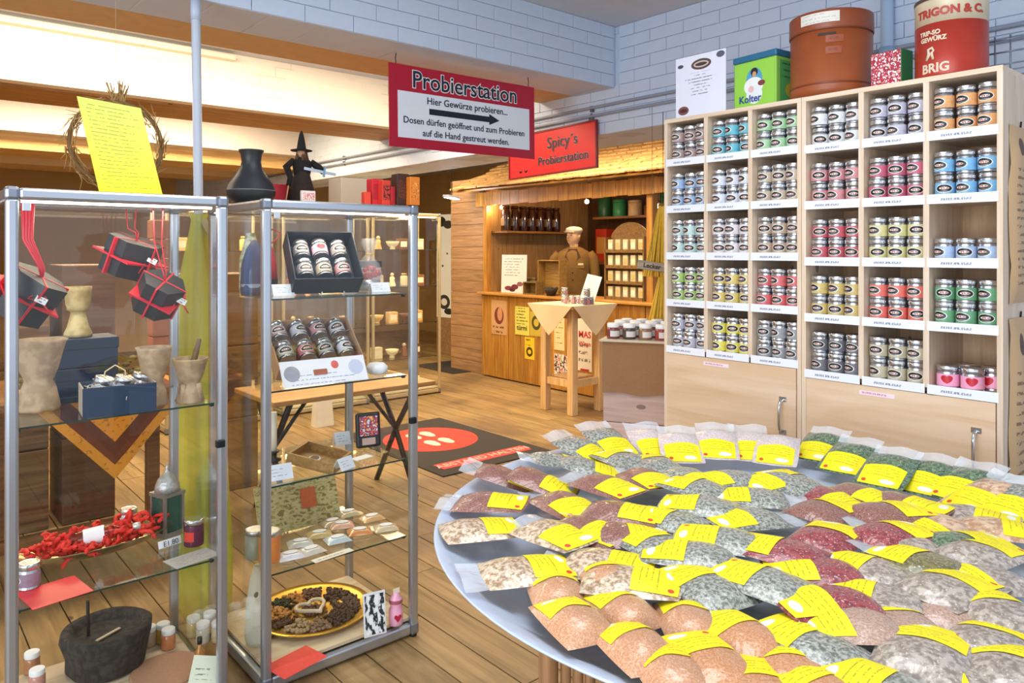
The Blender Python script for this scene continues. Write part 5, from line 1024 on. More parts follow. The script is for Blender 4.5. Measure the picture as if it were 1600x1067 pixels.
# ================================================================== BAR TABLE
BX, BY, BH = 5.38, 5.33, 1.07; LP_ = wood('#e0bd8a', '#c59a62', 2, 1, .5, True, .05)
t = thing('bar_table', 'tall pale wooden bar table with square legs before the stall', 'table', (BX, BY, 0))
for sx in (-1, 1):
    for sy in (-1, 1): MB().bevbox((sx*.19, sy*.19, (BH-.03)/2), (.076, .076, BH-.03), .006).part('leg', LP_, t)
for s in (-1, 1):
    MB().box(-.148, .148, s*.19-.02, s*.19+.02, .27, .34).part('stretcher', LP_, t); MB().box(s*.19-.02, s*.19+.02, -.148, .148, .27, .34).part('stretcher', LP_, t)
    MB().box(-.148, .148, s*.19-.02, s*.19+.02, BH-.13, BH-.03).part('apron', LP_, t); MB().box(s*.19-.02, s*.19+.02, -.148, .148, BH-.13, BH-.03).part('apron', LP_, t)
MB().box(-.146, .146, -.146, .146, .34, .355).part('lower_shelf', LP_, t); MB().bevbox((0, 0, BH-.015), (.62, .62, .03), .004).part('top', LP_, t)
t = thing('tablecloth', 'beige cloth hanging in points over the bar table', 'tablecloth', (BX, BY, BH)); e = .318; mb = MB(); th = .003
mb.box(-e, e, -e, e, .0005, .0035)
CLO = plain('#d8bf98', .8, 0, .06, .15, 60)
for k in range(4):
    m = Matrix.Rotation(k*PI/2, 3, 'Z'); nn = 10
    for s_ in (0, th):
        b0 = len(mb.v)
        for j in range(nn+1):
            for i in range(nn+1):
                u = -1+2*i/nn; v = j/nn; wv = .016*math.sin(u*4+k)*v; z = -v*.30*(1-abs(u))
                mb.v.append(tuple(m @ Vector((u*e, -e-s_-.004-wv*(1-abs(u)), .0035+z if v else .0035))))
        for j in range(nn):
            for i in range(nn): a_ = b0+j*(nn+1)+i; mb.sm.add(len(mb.f)); mb.f.append([a_, a_+nn+1, a_+nn+2, a_+1])
mb.part('cloth', CLO, t)
BT_ = BH+.0038
for k, (px, py, s_) in enumerate(((882, 469, 0), (893, 468, 0), (903, 470, 0), (912, 469, 0), (938, 468, 0), (945, 471, 0), (886, 466, 1), (935, 466, 1))):
    pq = PX(px, py, BX-.12+.05*(k % 3)); y = min(max(pq.y, BY-.27), BY+.27)
    if k < 6: Y6 = y
    z = BT_ if not s_ else BT_+.0815
    if s_: y = [PX(882, 469, BX-.12).y, PX(938, 468, BX-.07).y][k-6]; xq = BX-.12 if k == 6 else BX-.07; y = min(max(y, BY-.27), BY+.27)
    else: xq = BX-.12+.05*(k % 3)
    tin(f'spice tin with {["pink", "rose", "mauve", "plum", "red", "dark", "wine", "brown"][k]} label on the bar table, {ORD[k]} of eight', (xq, y, z), ['#b87a88', '#c08a94', '#9a6a86', '#6a4a5a', '#c04a58', '#4a3a4a', '#8a4a5a', '#7a5a4c'][k], PI*.0-.2, 'tins on the bar table')
a, b = PX(905, 440, BX), PX(930, 440, BX); t = thing('counter_notice', 'white slanting notice standing on the bar table among tins', 'sign', (BX-.02, (a.y+b.y)/2, BT_), -PI/2+.2); MB().sheet(.17, .30, .003).part('sheet', paper('bar_notice_print', '#dcd6ce', '#77706a', 12, .12, .9, .3, .35, words=8), t, (-.02, .03, 0), (-.3, .18, 0))
# ================================================================== SACKING CRATE WITH JARS
A_, B_ = PD(942, 530, 3.95), PD(1060, 536, 3.82); ang = math.atan2(B_.y-A_.y, B_.x-A_.x); w = (Vector((B_.x, B_.y))-Vector((A_.x, A_.y))).length; H = A_.z
t = thing('sacking_crate', 'crate draped with brown sacking over pale pinkish boards', 'crate', (A_.x, A_.y, 0), ang); zs = 1.6-(607-392)/FPX*3.95
for k in range(5): MB().bevbox((w/2, .21, (k+.5)*zs/5), (w, .40, zs/5-.003), .003).part('board', wood('#cdb2a6', '#b4968a', 0, 1, .6, True, .06), t)
mb = MB(); nn, mm = 24, 10
for j in range(mm+1):
    for i in range(nn+1): u, v = i/nn, j/mm; mb.v.append((u*(w+.004)-.002, -.006-.004*math.sin(u*16+v*3)*(1-v)-.003*noise.noise(Vector((u*6, v*5, 0))), zs-.02+v*(H-zs+.02)+(.006*math.sin(u*9) if j == 0 else 0)))
for j in range(mm):
    for i in range(nn): a_ = j*(nn+1)+i; mb.sm.add(len(mb.f)); mb.f.append([a_, a_+1, a_+nn+2, a_+nn+1])
SACK = plain('#96704e', .9, 0, .2, .5, 160); mb.box(-.002, w+.002, .0, .41, zs, H-.012); mb.part('sacking', SACK, t); MB().bevbox((w/2, .2, H-.004), (w+.03, .45, .012), .003).part('tray_top', plain('#c8b8a0', .5), t)
R_ = Matrix.Rotation(ang, 3, 'Z'); k = 0
for r in range(4):
    for c_ in range(4):
        q = Vector((A_.x, A_.y, 0))+R_ @ Vector((.045+c_*.085+.02*(r % 2), .05+r*.095, H+.0025)); col = ['#7a3c3c', '#4a4038', '#8a6a50', '#9a3a40', '#5a5048'][(r*3+c_) % 5]
        t2 = thing('spice_jar', f'white-lidded jar on the sacking crate, {["front", "second", "third", "back"][r]} row, {ORD[c_]} from the left', 'jar', q, 0, 'white-lidded jars on the sacking crate')
        MB().lathe([(.034, 0), (.035, .004), (.035, .05), (.028, .06)], 16).part('glass', plain(col, .2, 0, .4, 0, 50, .6), t2); MB().lathe([(.031, .058), (.032, .06), (.032, .078), (.028, .081)], 16).part('lid', WHITE, t2); wrap(.0355, 3.4, 5.2, .012, .042).part('paper_label', plain('#d8d4d0', .5), t2)
# yellow straw bundles and little wooden sign hung beside the rack
for k, (py0, py1) in enumerate(((318, 432), (428, 512))):
    p = PD(1036, py1, 4.3); tz = PD(1036, py0, 4.3).z; t = thing('straw_bundle', ['upper yellow straw bundle hanging at the rack edge', 'lower yellow straw bundle hanging at the rack edge'][k], 'bundle', (p.x, p.y, p.z)); h_ = tz-p.z; mb = MB(); rnd = random.Random(k)
    for i in range(60): a_ = rnd.uniform(0, 6.28); r_ = .12*math.sqrt(rnd.random()); mb.tube([(r_*math.cos(a_), r_*math.sin(a_), 0), (.02*math.cos(a_), .02*math.sin(a_), h_)], [.006, .004], 5, False)
    mb.part('straw', plain('#dcb23a', .8, 0, .2, 0, 40), t)['kind'] = 'stuff'; MB().lathe([(.026, h_-.02), (.028, h_-.01), (.026, h_)], 12).part('binding', plain('#7a5a20', .8), t)
    MB().tube([(0, 0, h_), (0, 0, 2.40-p.z)], .002, 5).part('string', plain('#6a5a40', .8), t)
p = PD(1019, 416, 4.15); t = thing('driftwood_sign', 'small weathered wooden sign with dark lettering by the rack', 'sign', p, ang+.1); MB().bevbox((0, 0, 0), (.16, .014, .05), .006).part('board', wood('#b8a890', '#7a6a58', 0, 2, .7, False, .05), t, (0, 0, 0), (0, .15, 0)); text('Lecker', .035, plain('#2c2420', .7), t, (0, -.0085, 0), (PI/2, .15, 0), .0004, .001)
MB().tube([(0, 0, .02), (0, .0, 2.40-p.z)], .0015, 5).part('string', plain('#6a5a40', .8), t)
# ================================================================== BACK OF THE SHOP
BW = wood('#b08860', '#8a6644', 1, 1, .6, True, .08); t = thing('plank_partition', 'horizontal plank partition beside the stall', 'partition', (6.06, SYL+.02, 0))
for k in range(17): MB().bevbox((0, .37, (k+.5)*.15), (.03, .72, .146), .003).part('plank', BW, t)
p = PX(695, 425, 6.6); t = thing('lit_banner', 'tall white lit panel with black ink blots in the passage', 'banner', (6.9, PX(694, 520, 6.9).y, 0), -PI/2+.15); zt = PX(694, 335, 6.9).z; hz = zt-.55
MB().sheet(.34, hz, .03).part('panel', paper('banner_print', '#eef0ea', '#202020', 0, blobs=[(.3, .93, .3, .05, '#2a2a26'), (.75, .9, .3, .04, '#3a3a34'), (.5, .15, .38, .07, '#3a3a34'), (.5, .15, .2, .035, '#e8e8e0'), (.8, .06, .3, .03, '#2a2a26'), (.4, .5, .06, .012, '#555'), (.7, .62, .05, .01, '#555')]), t, (0, 0, .55)); MB().box(-.17, .17, 0, .03, 0, .55).part('foot_board', BW, t)
# glass vitrines along the back
VAL = plain('#c9b892', .35, .6)
rnd = random.Random(31)
def vitrine(label, x0, x1, y0, y1, h, cols, tops, deep=.42):
    t = cabinet('glass_vitrine', label, x0, x1, y0, y1, h, [h*.80, h*.60, h*.40, h*.21], None, alu=VAL, post=.03); MB().box(.03, x1-x0-.03, .05, .09, h-.05, h-.036).part('glow_bar', plain('#ffd890', .4, emit=7), t)
    area('vitrine_light', ((x0+x1)/2, (y0+y1)/2, h-.06), (x1-x0)*.7, 7, (1, .78, .45), (0, 0, 0), (y1-y0)*.6)
    kn = 0
    for si, z in enumerate((h*.80, h*.60, h*.40, h*.21, .075)):
        n = cols
        for k in range(n):
            x = x0+.10+(x1-x0-.2)*(k+.5)/n+rnd.uniform(-.01, .01); y = (y0+y1)/2+rnd.uniform(-.06, .04); z_ = z+.0006; typ = rnd.choice(('bowl', 'box', 'jar', 'figure'))
            c_ = rnd.choice(('#c8602c', '#d8a860', '#e8d8b0', '#8a5a38', '#d0c0a0', '#6a4028', '#e0b878')); wd = {'#c8602c': 'orange', '#d8a860': 'honey', '#e8d8b0': 'cream', '#8a5a38': 'brown', '#d0c0a0': 'beige', '#6a4028': 'dark brown', '#e0b878': 'sand'}[c_]
            lab = f'{wd} {typ} in the {tops}, {["top", "second", "third", "fourth", "lowest"][si]} shelf, {ORD[k]} from the left'
            t2 = thing({'bowl': 'ceramic_bowl', 'box': 'small_carton', 'jar': 'lidded_jar', 'figure': 'clay_figure'}[typ], lab, typ, (x, y, z_)); M_ = plain(c_, .5, 0, .15, 0, 20)
            if typ == 'bowl': MB().lathe([(.03, 0), (.032, .01), (.022, .02), (.06, .05), (.075, .09), (.07, .09), (.05, .05), (.003, .03)], 20).part('vessel', M_, t2)
            elif typ == 'box': MB().bevbox((0, 0, .06), (.11, .08, .12), .003).part('carton', M_, t2); MB().sheet(.08, .06, .001).part('label_panel', plain('#efe4c8', .5), t2, (0, -.0412, .03))
            elif typ == 'jar': MB().lathe([(.04, 0), (.042, .006), (.042, .1), (.03, .115)], 18).part('glass', M_, t2); MB().lathe([(.033, .113), (.034, .135), (.03, .138)], 18).part('lid', plain('#b89858', .3, .5), t2)
            else: MB().lathe([(.04, 0), (.042, .01), (.025, .06), (.03, .09), (.012, .11)], 16).part('body', M_, t2); MB().sphere((0, 0, .125), .022, 10, 7).part('head', plain('#d8b890', .5), t2)
    return t
vitrine('nearer glass vitrine of the pair behind the red-disc mat, lit warm', 4.02, 4.90, 6.93, 7.40, 2.02, 4, 'vitrine by the passage')
vitrine('warm-lit glass vitrine beside the passage one, seen through the cabinet', 3.02, 3.97, 6.90, 7.38, 2.0, 4, 'middle vitrine')
vitrine('warm-lit glass vitrine seen between the two front cabinets', 1.95, 2.92, 6.88, 7.36, 2.0, 4, 'third vitrine')
# trestle table with paper bag
t = thing('trestle_table', 'plain wooden trestle table on dark crossed steel legs', 'table', (1.72, 4.05, 0)); MB().bevbox((.55, .3, .735), (1.1, .6, .03), .005).part('top', wood('#c8985a', '#a0723c', 0, 1, .5, True, .04), t)
for x in (.12, .98):
    MB().tube([(x, .05, 0), (x, .3, .4), (x, .55, .72)], .018, 8).part('leg', STEEL, t); MB().tube([(x, .55, 0), (x, .3, .4), (x, .05, .72)], .018, 8).part('leg', STEEL, t); MB().tube([(x, .3, .4), (x+(.25 if x < .5 else -.25), .3, .715)], .012, 6).part('brace', STEEL, t)
p = PZ(508, 690, 0); t = thing('paper_bag', 'white paper bag with twisted handles leaning under the trestle table', 'bag', (p.x+.25, p.y+.55, 0)); MB().add([(-.09, -.05, 0), (.09, -.05, 0), (.09, .05, 0), (-.09, .05, 0), (-.07, -.02, .5), (.06, -.02, .52), (.06, .02, .52), (-.07, .02, .5)], [(0, 3, 2, 1), (0, 1, 5, 4), (1, 2, 6, 5), (2, 3, 7, 6), (3, 0, 4, 7), (4, 5, 6, 7)]).part('body', plain('#d8cfc0', .7, 0, .1, .3, 15), t); MB().tube([(-.03, 0, .5), (-.025, 0, .58), (.02, 0, .6), (.03, 0, .52)], .004, 6).part('handle', plain('#e8e0d0', .7), t)
# long table with batik cloth behind the first cabinet
t = thing('display_table', 'long wooden display table behind the glass cabinet', 'table', (.05, 4.1, 0)); DT = wood('#8a5c30', '#5c3a1c', 0, 1, .5, False, .04); MB().bevbox((.65, .4, .875), (1.3, .8, .04), .006).part('top', DT, t)
for x in (.05, 1.25):
    for y in (.05, .75): MB().bevbox((x, y, .43), (.07, .07, .86), .006).part('leg', DT, t)
MB().box(.085, 1.215, .03, .07, .2, .26).part('rail', DT, t)
bat, nt, p_ = base('batik'); p_.inputs['Roughness'].default_value = .85; tc = N(nt, 'ShaderNodeTexCoord'); sp = N(nt, 'ShaderNodeSeparateXYZ'); nt.links.new(tc.outputs['Object'], sp.inputs[0])
dd = math_(nt, 'ADD', math_(nt, 'ABSOLUTE', sp.outputs[0]), math_(nt, 'MULTIPLY', sp.outputs[2], -.9)); r_ = N(nt, 'ShaderNodeValToRGB'); r_.color_ramp.interpolation = 'CONSTANT'
r_.color_ramp.elements[0].color = srgb('#d88a24'); r_.color_ramp.elements[0].position = 0; r_.color_ramp.elements[1].color = srgb('#5c2a14'); r_.color_ramp.elements[1].position = .21
for pos, cc in ((.27, '#6a3018'), (.31, '#d8902c'), (.38, '#5c2a14')): e_ = r_.color_ramp.elements.new(pos); e_.color = srgb(cc)
nt.links.new(dd, r_.inputs[0]); nz = N(nt, 'ShaderNodeTexNoise'); nz.inputs['Scale'].default_value = 45; nt.links.new(tc.outputs['Object'], nz.inputs['Vector']); nt.links.new(mixc(nt, math_(nt, 'MULTIPLY', math_(nt, 'GREATER_THAN', nz.outputs['Fac'], .62), .5), r_.outputs[0], srgb('#6a3414')), p_.inputs['Base Color'])
bc = PY(180, 640, 4.06); t = thing('batik_cloth', 'orange and brown batik cloth hanging in a point from the table', 'cloth', (bc.x, 4.06, .8965)); mb = MB(); mb.box(-.36, .36, .01, .7, .0005, .003); nn = 16
for s_ in (0, .004):
    b0 = len(mb.v)
    for j in range(nn+1):
        for i in range(nn+1): u = -1+2*i/nn; v = j/nn; mb.v.append((u*.36, .008-s_-.006*math.sin(u*9)*v, .003-v*.42*(1-abs(u)*.97)))
    for j in range(nn):
        for i in range(nn): a_ = b0+j*(nn+1)+i; mb.sm.add(len(mb.f)); mb.f.append([a_, a_+nn+1, a_+nn+2, a_+1])
mb.part('cloth', bat, t)
rnd = random.Random(77); t = thing('dried_flowers', 'heap of dried green-brown flowers on the batik cloth', 'dried flowers', (bc.x-.05, 4.42, .9005)); mb = MB()
for i in range(220): q = Vector((max(-.3, min(.22, rnd.gauss(-.05, .12))), max(-.2, min(.0, rnd.gauss(-.1, .05))), .02+abs(rnd.gauss(.04, .04)))); mb.sphere(q, rnd.uniform(.012, .03), 6, 4, (1, 1, .6))
mb.part('heads', plain('#7a6a2c', .9, 0, 0, 0, 9, 0, '#4a3a20'), t)['kind'] = 'stuff'
tp = PY(250, 400, 4.55); t = thing('terracotta_tower', 'tower of stacked terracotta blocks on the display table', 'ornament', (tp.x, 4.55, .8965)); 
for k in range(8): MB().bevbox((0, 0, .055+k*.11), (.11-.002*(k % 2), .11, .106), .006).part('block', plain('#a5602e', .8, 0, .15, .2, 20), t)
for k, (px, w_, c_, h_) in enumerate(((20, .1, '#8a6a44', .5), (128, .08, '#6a4a2c', .62), (335, .25, '#7a5634', .55))):
    q = PY(px, 600, 5.2); t = thing('wooden_chest', ['pale wooden crate stack behind the display table', 'dark wooden crate behind the dried flowers', 'brown wooden crate behind the white pole'][k], 'crate', (q.x, 5.2, 0)); 
    for j in range(3): MB().bevbox((0, 0, (j+.5)*(.9+h_)/3), (w_+.2, .4, (.9+h_)/3-.006), .006).part('board', wood(c_, '#4a3018', 0, 1, .6, True, .08), t)
# strip lamp under the far ceiling
p = PD(706, 308, 9.3); t = thing('ceiling_lamp', 'cool white strip lamp hanging in the far passage', 'lamp', p, .6); MB().bevbox((0, 0, 0), (.42, .09, .03), .008).part('housing', plain('#b8c4d8', .4), t); MB().box(-.19, .19, -.035, .035, -.02, -.015).part('tube', plain('#dfe8ff', .3, emit=9), t); MB().tube([(0, 0, .015), (0, 0, CEIL-p.z)], .006, 6).part('rod', STEEL, t); point('lamp_glow', p+Vector((0, 0, -.1)), 14, (.75, .83, 1), .05)
# ================================================================== ROUND TABLE WITH BAGS
hT = .65; TZ = EYE-hT; TC = Vector((1.7891834*hT/.7, 1.0072085*hT/.7, 0)); TR = .898162*hT/.7
M_TRAY, nt, p = base('hammered_aluminium'); p.inputs['Base Color'].default_value = srgb('#ccdaf0'); p.inputs['Metallic'].default_value = .3; p.inputs['Roughness'].default_value = .4
tc = N(nt, 'ShaderNodeTexCoord'); vo = N(nt, 'ShaderNodeTexVoronoi'); vo.inputs['Scale'].default_value = 28; nt.links.new(tc.outputs['Object'], vo.inputs['Vector'])
bp = N(nt, 'ShaderNodeBump'); bp.inputs['Strength'].default_value = .5; bp.inputs['Distance'].default_value = .004; nt.links.new(vo.outputs['Distance'], bp.inputs['Height']); nt.links.new(bp.outputs[0], p.inputs['Normal'])
t = thing('tray_table', 'big round hammered metal tray table covered with spice bags', 'table', (TC.x, TC.y, 0))
MB().lathe([(.3, TZ-.05), (TR*.86, TZ-.05), (TR*.90, TZ-.042), (TR*.965, TZ-.012), (TR*.995, TZ-.006), (TR, TZ-.001), (TR*.995, TZ), (TR*.965, TZ-.005), (TR*.90, TZ-.036), (TR*.86, TZ-.044), (.02, TZ-.044)], 128).part('tray', M_TRAY, t)
WL = wood('#a5794f', '#7a5534', 2, 1.5, .5, False, .08)
g0 = [PD(px, 1050, 1.42)-TC for px in (857, 884, 903, 922)]
for k in range(3):
    m = Matrix.Rotation(2*PI*k/3, 3, 'Z')
    for i, g in enumerate(g0):
        q = m @ Vector((g.x, g.y, 0)); r = .019 if i == 0 else .0105
        z1 = TZ-.052
        MB().lathe([(r*1.1, 0), (r*.8, .03), (r, .12), (r*.75, .16), (r, .2), (r, .45), (r*.75, .5), (r, .55), (r, z1-.06), (r*.8, z1-.03), (r, z1)], 12, q).part('leg', WL, t)
MB().lathe([(.40, TZ-.075), (.62, TZ-.075), (.62, TZ-.0505), (.40, TZ-.0505)], 48).part('ring', WL, t)

KIND = {  # colour pair, description, noise scale
 'gray': ('#b0b2a8', '#666a62', 'grey-green dried herbs', 110), 'brown': ('#9c6a5c', '#7c4c42', 'red-brown ground spice', 160), 'seed': ('#e0cbb0', '#9a7a58', 'beige mixed seeds', 75),
 'salt': ('#e6dada', '#cdbcbc', 'pale pink salt', 150), 'green': ('#6f8a66', '#34523a', 'green leafy herbs', 90), 'red': ('#a84a4e', '#7a2a34', 'crushed red chilli', 80),
 'cinn': ('#d6a27a', '#c08660', 'cinnamon-brown powder', 220), 'flake': ('#e4c2a0', '#b88a66', 'pale dried mushroom flakes', 45), 'tan': ('#c6a592', '#a88470', 'tan ground spice', 200),
 'mix': ('#c0b2a4', '#8a7c70', 'mottled grey-brown spice mix', 70), 'orange': ('#daa074', '#c48250', 'orange curry powder', 200), 'olive': ('#8a7f4e', '#5e5a32', 'olive-brown herbs', 80)}
def bagmat(k):
    key = ('bag', k)
    if key in MATS: return MATS[key]
    a, b, _, sc = KIND[k]; m, nt, p = base('bag_'+k); p.inputs['Roughness'].default_value = .42
    p.inputs['Coat Weight'].default_value = .85; p.inputs['Coat Roughness'].default_value = .13
    tc = N(nt, 'ShaderNodeTexCoord'); oi = N(nt, 'ShaderNodeObjectInfo'); nz = N(nt, 'ShaderNodeTexNoise'); nz.inputs['Scale'].default_value = sc*1.3; nz.inputs['Detail'].default_value = 3
    nt.links.new(tc.outputs['Object'], nz.inputs['Vector']); r = N(nt, 'ShaderNodeValToRGB'); r.color_ramp.elements[0].position = .4; r.color_ramp.elements[1].position = .6
    r.color_ramp.elements[0].color = srgb(b); r.color_ramp.elements[1].color = srgb(a); nt.links.new(nz.outputs['Fac'], r.inputs[0])
    sp = N(nt, 'ShaderNodeTexNoise'); sp.inputs['Scale'].default_value = sc*3; nt.links.new(tc.outputs['Object'], sp.inputs['Vector'])
    c = mixc(nt, math_(nt, 'MULTIPLY', math_(nt, 'GREATER_THAN', sp.outputs['Fac'], .64), .55), r.outputs[0], (.82, .78, .72, 1))
    nt.links.new(c, p.inputs['Base Color'])
    n2 = N(nt, 'ShaderNodeTexNoise'); n2.inputs['Scale'].default_value = 16; n2.inputs['Detail'].default_value = 2; n2.inputs['Distortion'].default_value = 1.5; nt.links.new(tc.outputs['Object'], n2.inputs['Vector'])
    b_ = N(nt, 'ShaderNodeBump'); b_.inputs['Strength'].default_value = .6; b_.inputs['Distance'].default_value = .012; nt.links.new(n2.outputs['Fac'], b_.inputs['Height'])
    nt.links.new(b_.outputs[0], p.inputs['Coat Normal']); b2_ = N(nt, 'ShaderNodeBump'); b2_.inputs['Strength'].default_value = .25; b2_.inputs['Distance'].default_value = .002
    nt.links.new(nz.outputs['Fac'], b2_.inputs['Height']); nt.links.new(b2_.outputs[0], p.inputs['Normal']); MATS[key] = m; return m
YLAB = paper('yellow_label_print', '#f7e714', '#9a8e1c', 8, .1, .6, .08, .3, words=14, blobs=[(.3, .8, .18, .1, '#eef0e0'), (.86, .84, .06, .07, '#d84a2a')])
CLEAR = film('clear_bag_film', '#e6ecf2', .5, .1)
def bag_surface(L, Wd, T, seed):
    rr_ = random.Random(seed); ph = [rr_.uniform(0, 6) for _ in range(4)]
    def f(u, v):
        e = max(0, (1-abs(u)**2.2))*max(0, (1-abs(v)**2.0)); e = e**.78
        w_ = 1+.10*math.sin(3*u+ph[0])*math.cos(2.5*v+ph[1])+.05*math.sin(7*u+5*v+ph[2])
        pin = 1-.10*(abs(u)**3)*0-.08*(1-abs(v))*0
        return Vector((u*L/2*(1-.05*v*v), v*Wd/2*(1-.05*u*u), T*e*w_*(1-.5*u)))
    return f
def bag_mesh(L, Wd, T, seed, kind):
    f = bag_surface(L, Wd, T, seed); n, m = 14, 12; mb = MB()
    for s in (1, -.18):
        b0 = len(mb.v)
        for j in range(m+1):
            for i in range(n+1):
                q = f(-1+2*i/n, -1+2*j/m); mb.v.append((q.x, q.y, q.z*s))
        for j in range(m):
            for i in range(n):
                a = b0+j*(n+1)+i; q = [a, a+1, a+n+2, a+n+1]; mb.sm.add(len(mb.f)); mb.f.append(q if s > 0 else q[::-1])
    return mb.me(bagmat(kind), 'pouch')
def patch(f, u0, u1, v0, v1, lift, mat, n=8, m=8):
    mb = MB()
    for j in range(m+1):
        for i in range(n+1):
            q = f(u0+(u1-u0)*i/n, v0+(v1-v0)*j/m); mb.v.append((q.x, q.y, q.z+lift))
    for j in range(m):
        for i in range(n):
            a = j*(n+1)+i; mb.sm.add(len(mb.f)); mb.uv[len(mb.f)] = [(1-j/m, i/n), (1-j/m, (i+1)/n), (1-(j+1)/m, (i+1)/n), (1-(j+1)/m, i/n)]; mb.f.append([a, a+1, a+n+2, a+n+1])
    return mb.me(mat, 'paper_label')
BAGME = {}
def bag(kind, p0, p1, zb, flap, label, var, tilt=None, size=1.0):
    size *= {'cinn': .80, 'orange': .88, 'tan': .92}.get(kind, 1); L, Wd, T = .190*size, .135*size, (.021 if kind != 'cinn' else .036)*size
    key = (kind, var, flap, size)
    if key not in BAGME:
        f = bag_surface(L, Wd, T, var*17+5)
        e = MB(); n = 8
        for i in range(n+1):
            v = -1+2*i/n; wv = .004*math.sin(v*4+var)
            e.v += [(-L/2*.97, v*Wd*.46, .001), (-L/2-.042, v*Wd*.475, .006+wv), (-L/2-.02, v*Wd*.47, .004+wv)]
        for i in range(n): a = 3*i; e.f += [[a, a+3, a+5, a+2], [a+2, a+5, a+4, a+1]]
        BAGME[key] = (bag_mesh(L, Wd, T, var*17+5, kind), patch(f, .02, .95, -.82, .82, .0014, YLAB), e.me(CLEAR, 'zip_flap'))
    d = p1-p0; rz = math.atan2(d.y, d.x); c = p0+d.normalized()*(.055 if kind in ('cinn', 'orange', 'tan') else max(.03, min(.055, d.length*.5)))
    t = thing('spice_bag', label, 'bag', (c.x, c.y, zb), rz, 'spice bags on the round tray'); ti = math.radians(-5 if tilt is None else tilt)
    m = BAGME[key]
    obj('pouch', m[0], t, (0, 0, 0), (0, ti, 0)); obj('paper_label', m[1], t, (0, 0, 0), (0, ti, 0))
    if flap: obj('zip_flap', m[2], t, (0, 0, 0), (0, ti, 0))
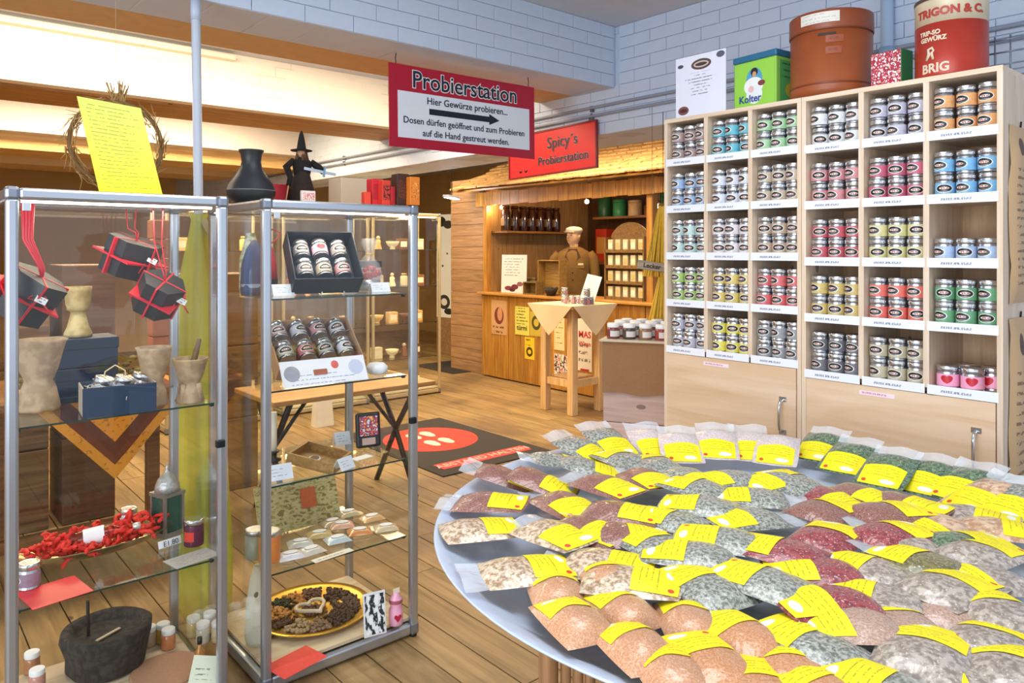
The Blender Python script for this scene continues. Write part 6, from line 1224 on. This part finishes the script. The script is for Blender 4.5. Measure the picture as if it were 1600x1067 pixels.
BAGS = [  # kind, contents px, label px, flap
 ('gray', 852, 716, 902, 713, 1), ('gray', 893, 695, 935, 704, 1), ('gray', 940, 681, 978, 697, 1), ('gray', 1034, 722, 1004, 702, 0),
 ('brown', 735, 772, 800, 776, 1), ('brown', 778, 742, 815, 744, 1), ('brown', 866, 768, 905, 788, 1), ('brown', 925, 742, 975, 757, 1), ('brown', 996, 730, 1036, 750, 1),
 ('brown', 945, 786, 1000, 793, 1), ('brown', 958, 824, 1003, 824, 1),
 ('seed', 728, 817, 777, 812, 0), ('seed', 842, 812, 898, 834, 1), ('seed', 915, 862, 990, 872, 1), ('seed', 790, 880, 858, 873, 1), 
 ('salt', 1010, 682, 1040, 705, 1), ('salt', 1060, 688, 1085, 735, 1), ('salt', 1118, 683, 1130, 726, 1), ('salt', 1170, 686, 1186, 724, 1), ('salt', 1216, 692, 1205, 720, 0),
 ('green', 1290, 689, 1246, 716, 1), ('green', 1335, 706, 1277, 737, 1), ('green', 1395, 724, 1345, 757, 1), ('green', 1458, 735, 1402, 766, 1), ('green', 1520, 746, 1455, 772, 1),
 ('gray', 1165, 750, 1135, 740, 0), ('gray', 1205, 768, 1137, 764, 1), ('gray', 1120, 782, 1065, 775, 0), ('gray', 1195, 795, 1115, 805, 1), ('gray', 1165, 835, 1075, 822, 1),
 ('red', 1283, 763, 1322, 777, 1), ('brown', 1272, 792, 1312, 778, 0), ('brown', 1362, 790, 1420, 786, 1), ('red', 1278, 836, 1308, 816, 0), ('red', 1370, 828, 1425, 815, 1),
 ('flake', 1475, 805, 1424, 818, 1), ('flake', 1560, 766, 1490, 778, 1), ('gray', 1598, 772, 1545, 794, 1), ('green', 1480, 838, 1545, 835, 0), ('mix', 1512, 858, 1555, 842, 0),
 ('gray', 1040, 845, 1010, 832, 0), ('gray', 1130, 918, 1066, 880, 0), ('gray', 1218, 902, 1158, 882, 1), ('red', 1305, 880, 1237, 877, 1), ('red', 1318, 925, 1268, 928, 1),
 ('mix', 1385, 885, 1330, 868, 1), ('olive', 1460, 872, 1420, 858, 0), ('mix', 1466, 908, 1502, 894, 0), ('mix', 1560, 890, 1505, 893, 0), ('mix', 1572, 948, 1545, 930, 0),
 ('cinn', 878, 928, 868, 905, 0), ('cinn', 955, 908, 950, 888, 0), ('cinn', 922, 975, 893, 950, 0), ('cinn', 1000, 958, 968, 935, 0), ('cinn', 1022, 1018, 985, 985, 0), ('cinn', 1090, 978, 1075, 950, 0),
 ('orange', 1195, 995, 1148, 968, 0), ('orange', 1135, 1042, 1105, 1012, 0), ('orange', 1255, 1052, 1245, 1020, 0),
 ('tan', 1375, 960, 1296, 958, 0), ('tan', 1480, 955, 1475, 935, 0), ('gray', 1300, 1005, 1236, 972, 1), ('mix', 1440, 1012, 1452, 985, 0), ('mix', 1545, 998, 1560, 970, 0),
 ('gray', 1420, 1075, 1362, 1052, 0), ('mix', 1545, 1060, 1485, 1052, 0), ('orange', 1330, 1090, 1290, 1065, 0), ('mix', 1590, 1040, 1580, 1010, 0), ('orange', 1195, 1085, 1180, 1060, 0),
 ('gray', 1108, 756, 1070, 746, 0), ('gray', 1072, 806, 1028, 796, 0), ('gray', 1105, 856, 1045, 848, 0), ('gray', 1250, 748, 1222, 736, 0), ('mix', 1425, 842, 1392, 822, 0), ('red', 1240, 852, 1200, 842, 0), ('tan', 1428, 978, 1400, 950, 0), ('cinn', 1075, 1062, 1050, 1030, 0), ('seed', 960, 890, 1015, 896, 0), ('brown', 905, 812, 940, 822, 0), ('gray', 985, 712, 958, 702, 0), ('mix', 1395, 925, 1350, 915, 1), ('brown', 1330, 758, 1370, 770, 0),
 ('gray', 1150, 737, 1112, 741, 0), ('gray', 1068, 733, 1098, 744, 0), ('brown', 1400, 772, 1440, 782, 0), ('mix', 1500, 792, 1545, 800, 0), ('gray', 905, 726, 948, 727, 0), ('gray', 1225, 740, 1190, 746, 0), ('flake', 1540, 812, 1580, 818, 0), ('brown', 830, 748, 868, 752, 0)]
cnt = {}
for b in BAGS: cnt.setdefault(b[0], []).append(b)
for k in cnt: cnt[k].sort(key=lambda b: (b[1], b[2]))
for i, b in enumerate(BAGS):
    kind, x0, y0, x1, y1, fl_ = b
    zq = TZ+.03; p0, p1 = PZ(x0, y0, zq), PZ(x1, y1, zq)
    rr_ = min(1, (Vector((p0.x, p0.y, 0))-TC).length/TR); z = TZ-.018+.040*(1-rr_**3)+.012*((i*7) % 5)/4
    if rr_ > .78: z = max(z, TZ+.002+.012*((i*7) % 5)/4)
    p0, p1 = PZ(x0, y0, z+.02), PZ(x1, y1, z+.02)
    same = cnt[kind]; k = same.index(b)
    lab = f'zip bag of {KIND[kind][2]} with yellow label, {ORD[k] if k < len(ORD) else str(k+1)} from the left of {len(same)}'
    out = (Vector((p0.x, p0.y, 0))-TC).normalized(); away = Vector((p0.x, p0.y, 0)).normalized(); inw = (p1-p0).normalized().dot(-out)
    far = out.dot(away); ti = 0
    if rr_ > .62: ti = (15 if far > .25 else 5 if far > -.4 else 2)*max(0, inw)
    if far > .25 and rr_ > .7: z += .010*max(0, inw)
    else: ti = -3+(i*5 % 4)
    bag(kind, p0, p1, z, fl_, lab, i % 3, ti)
# the tray's bed of more bags under the visible ones
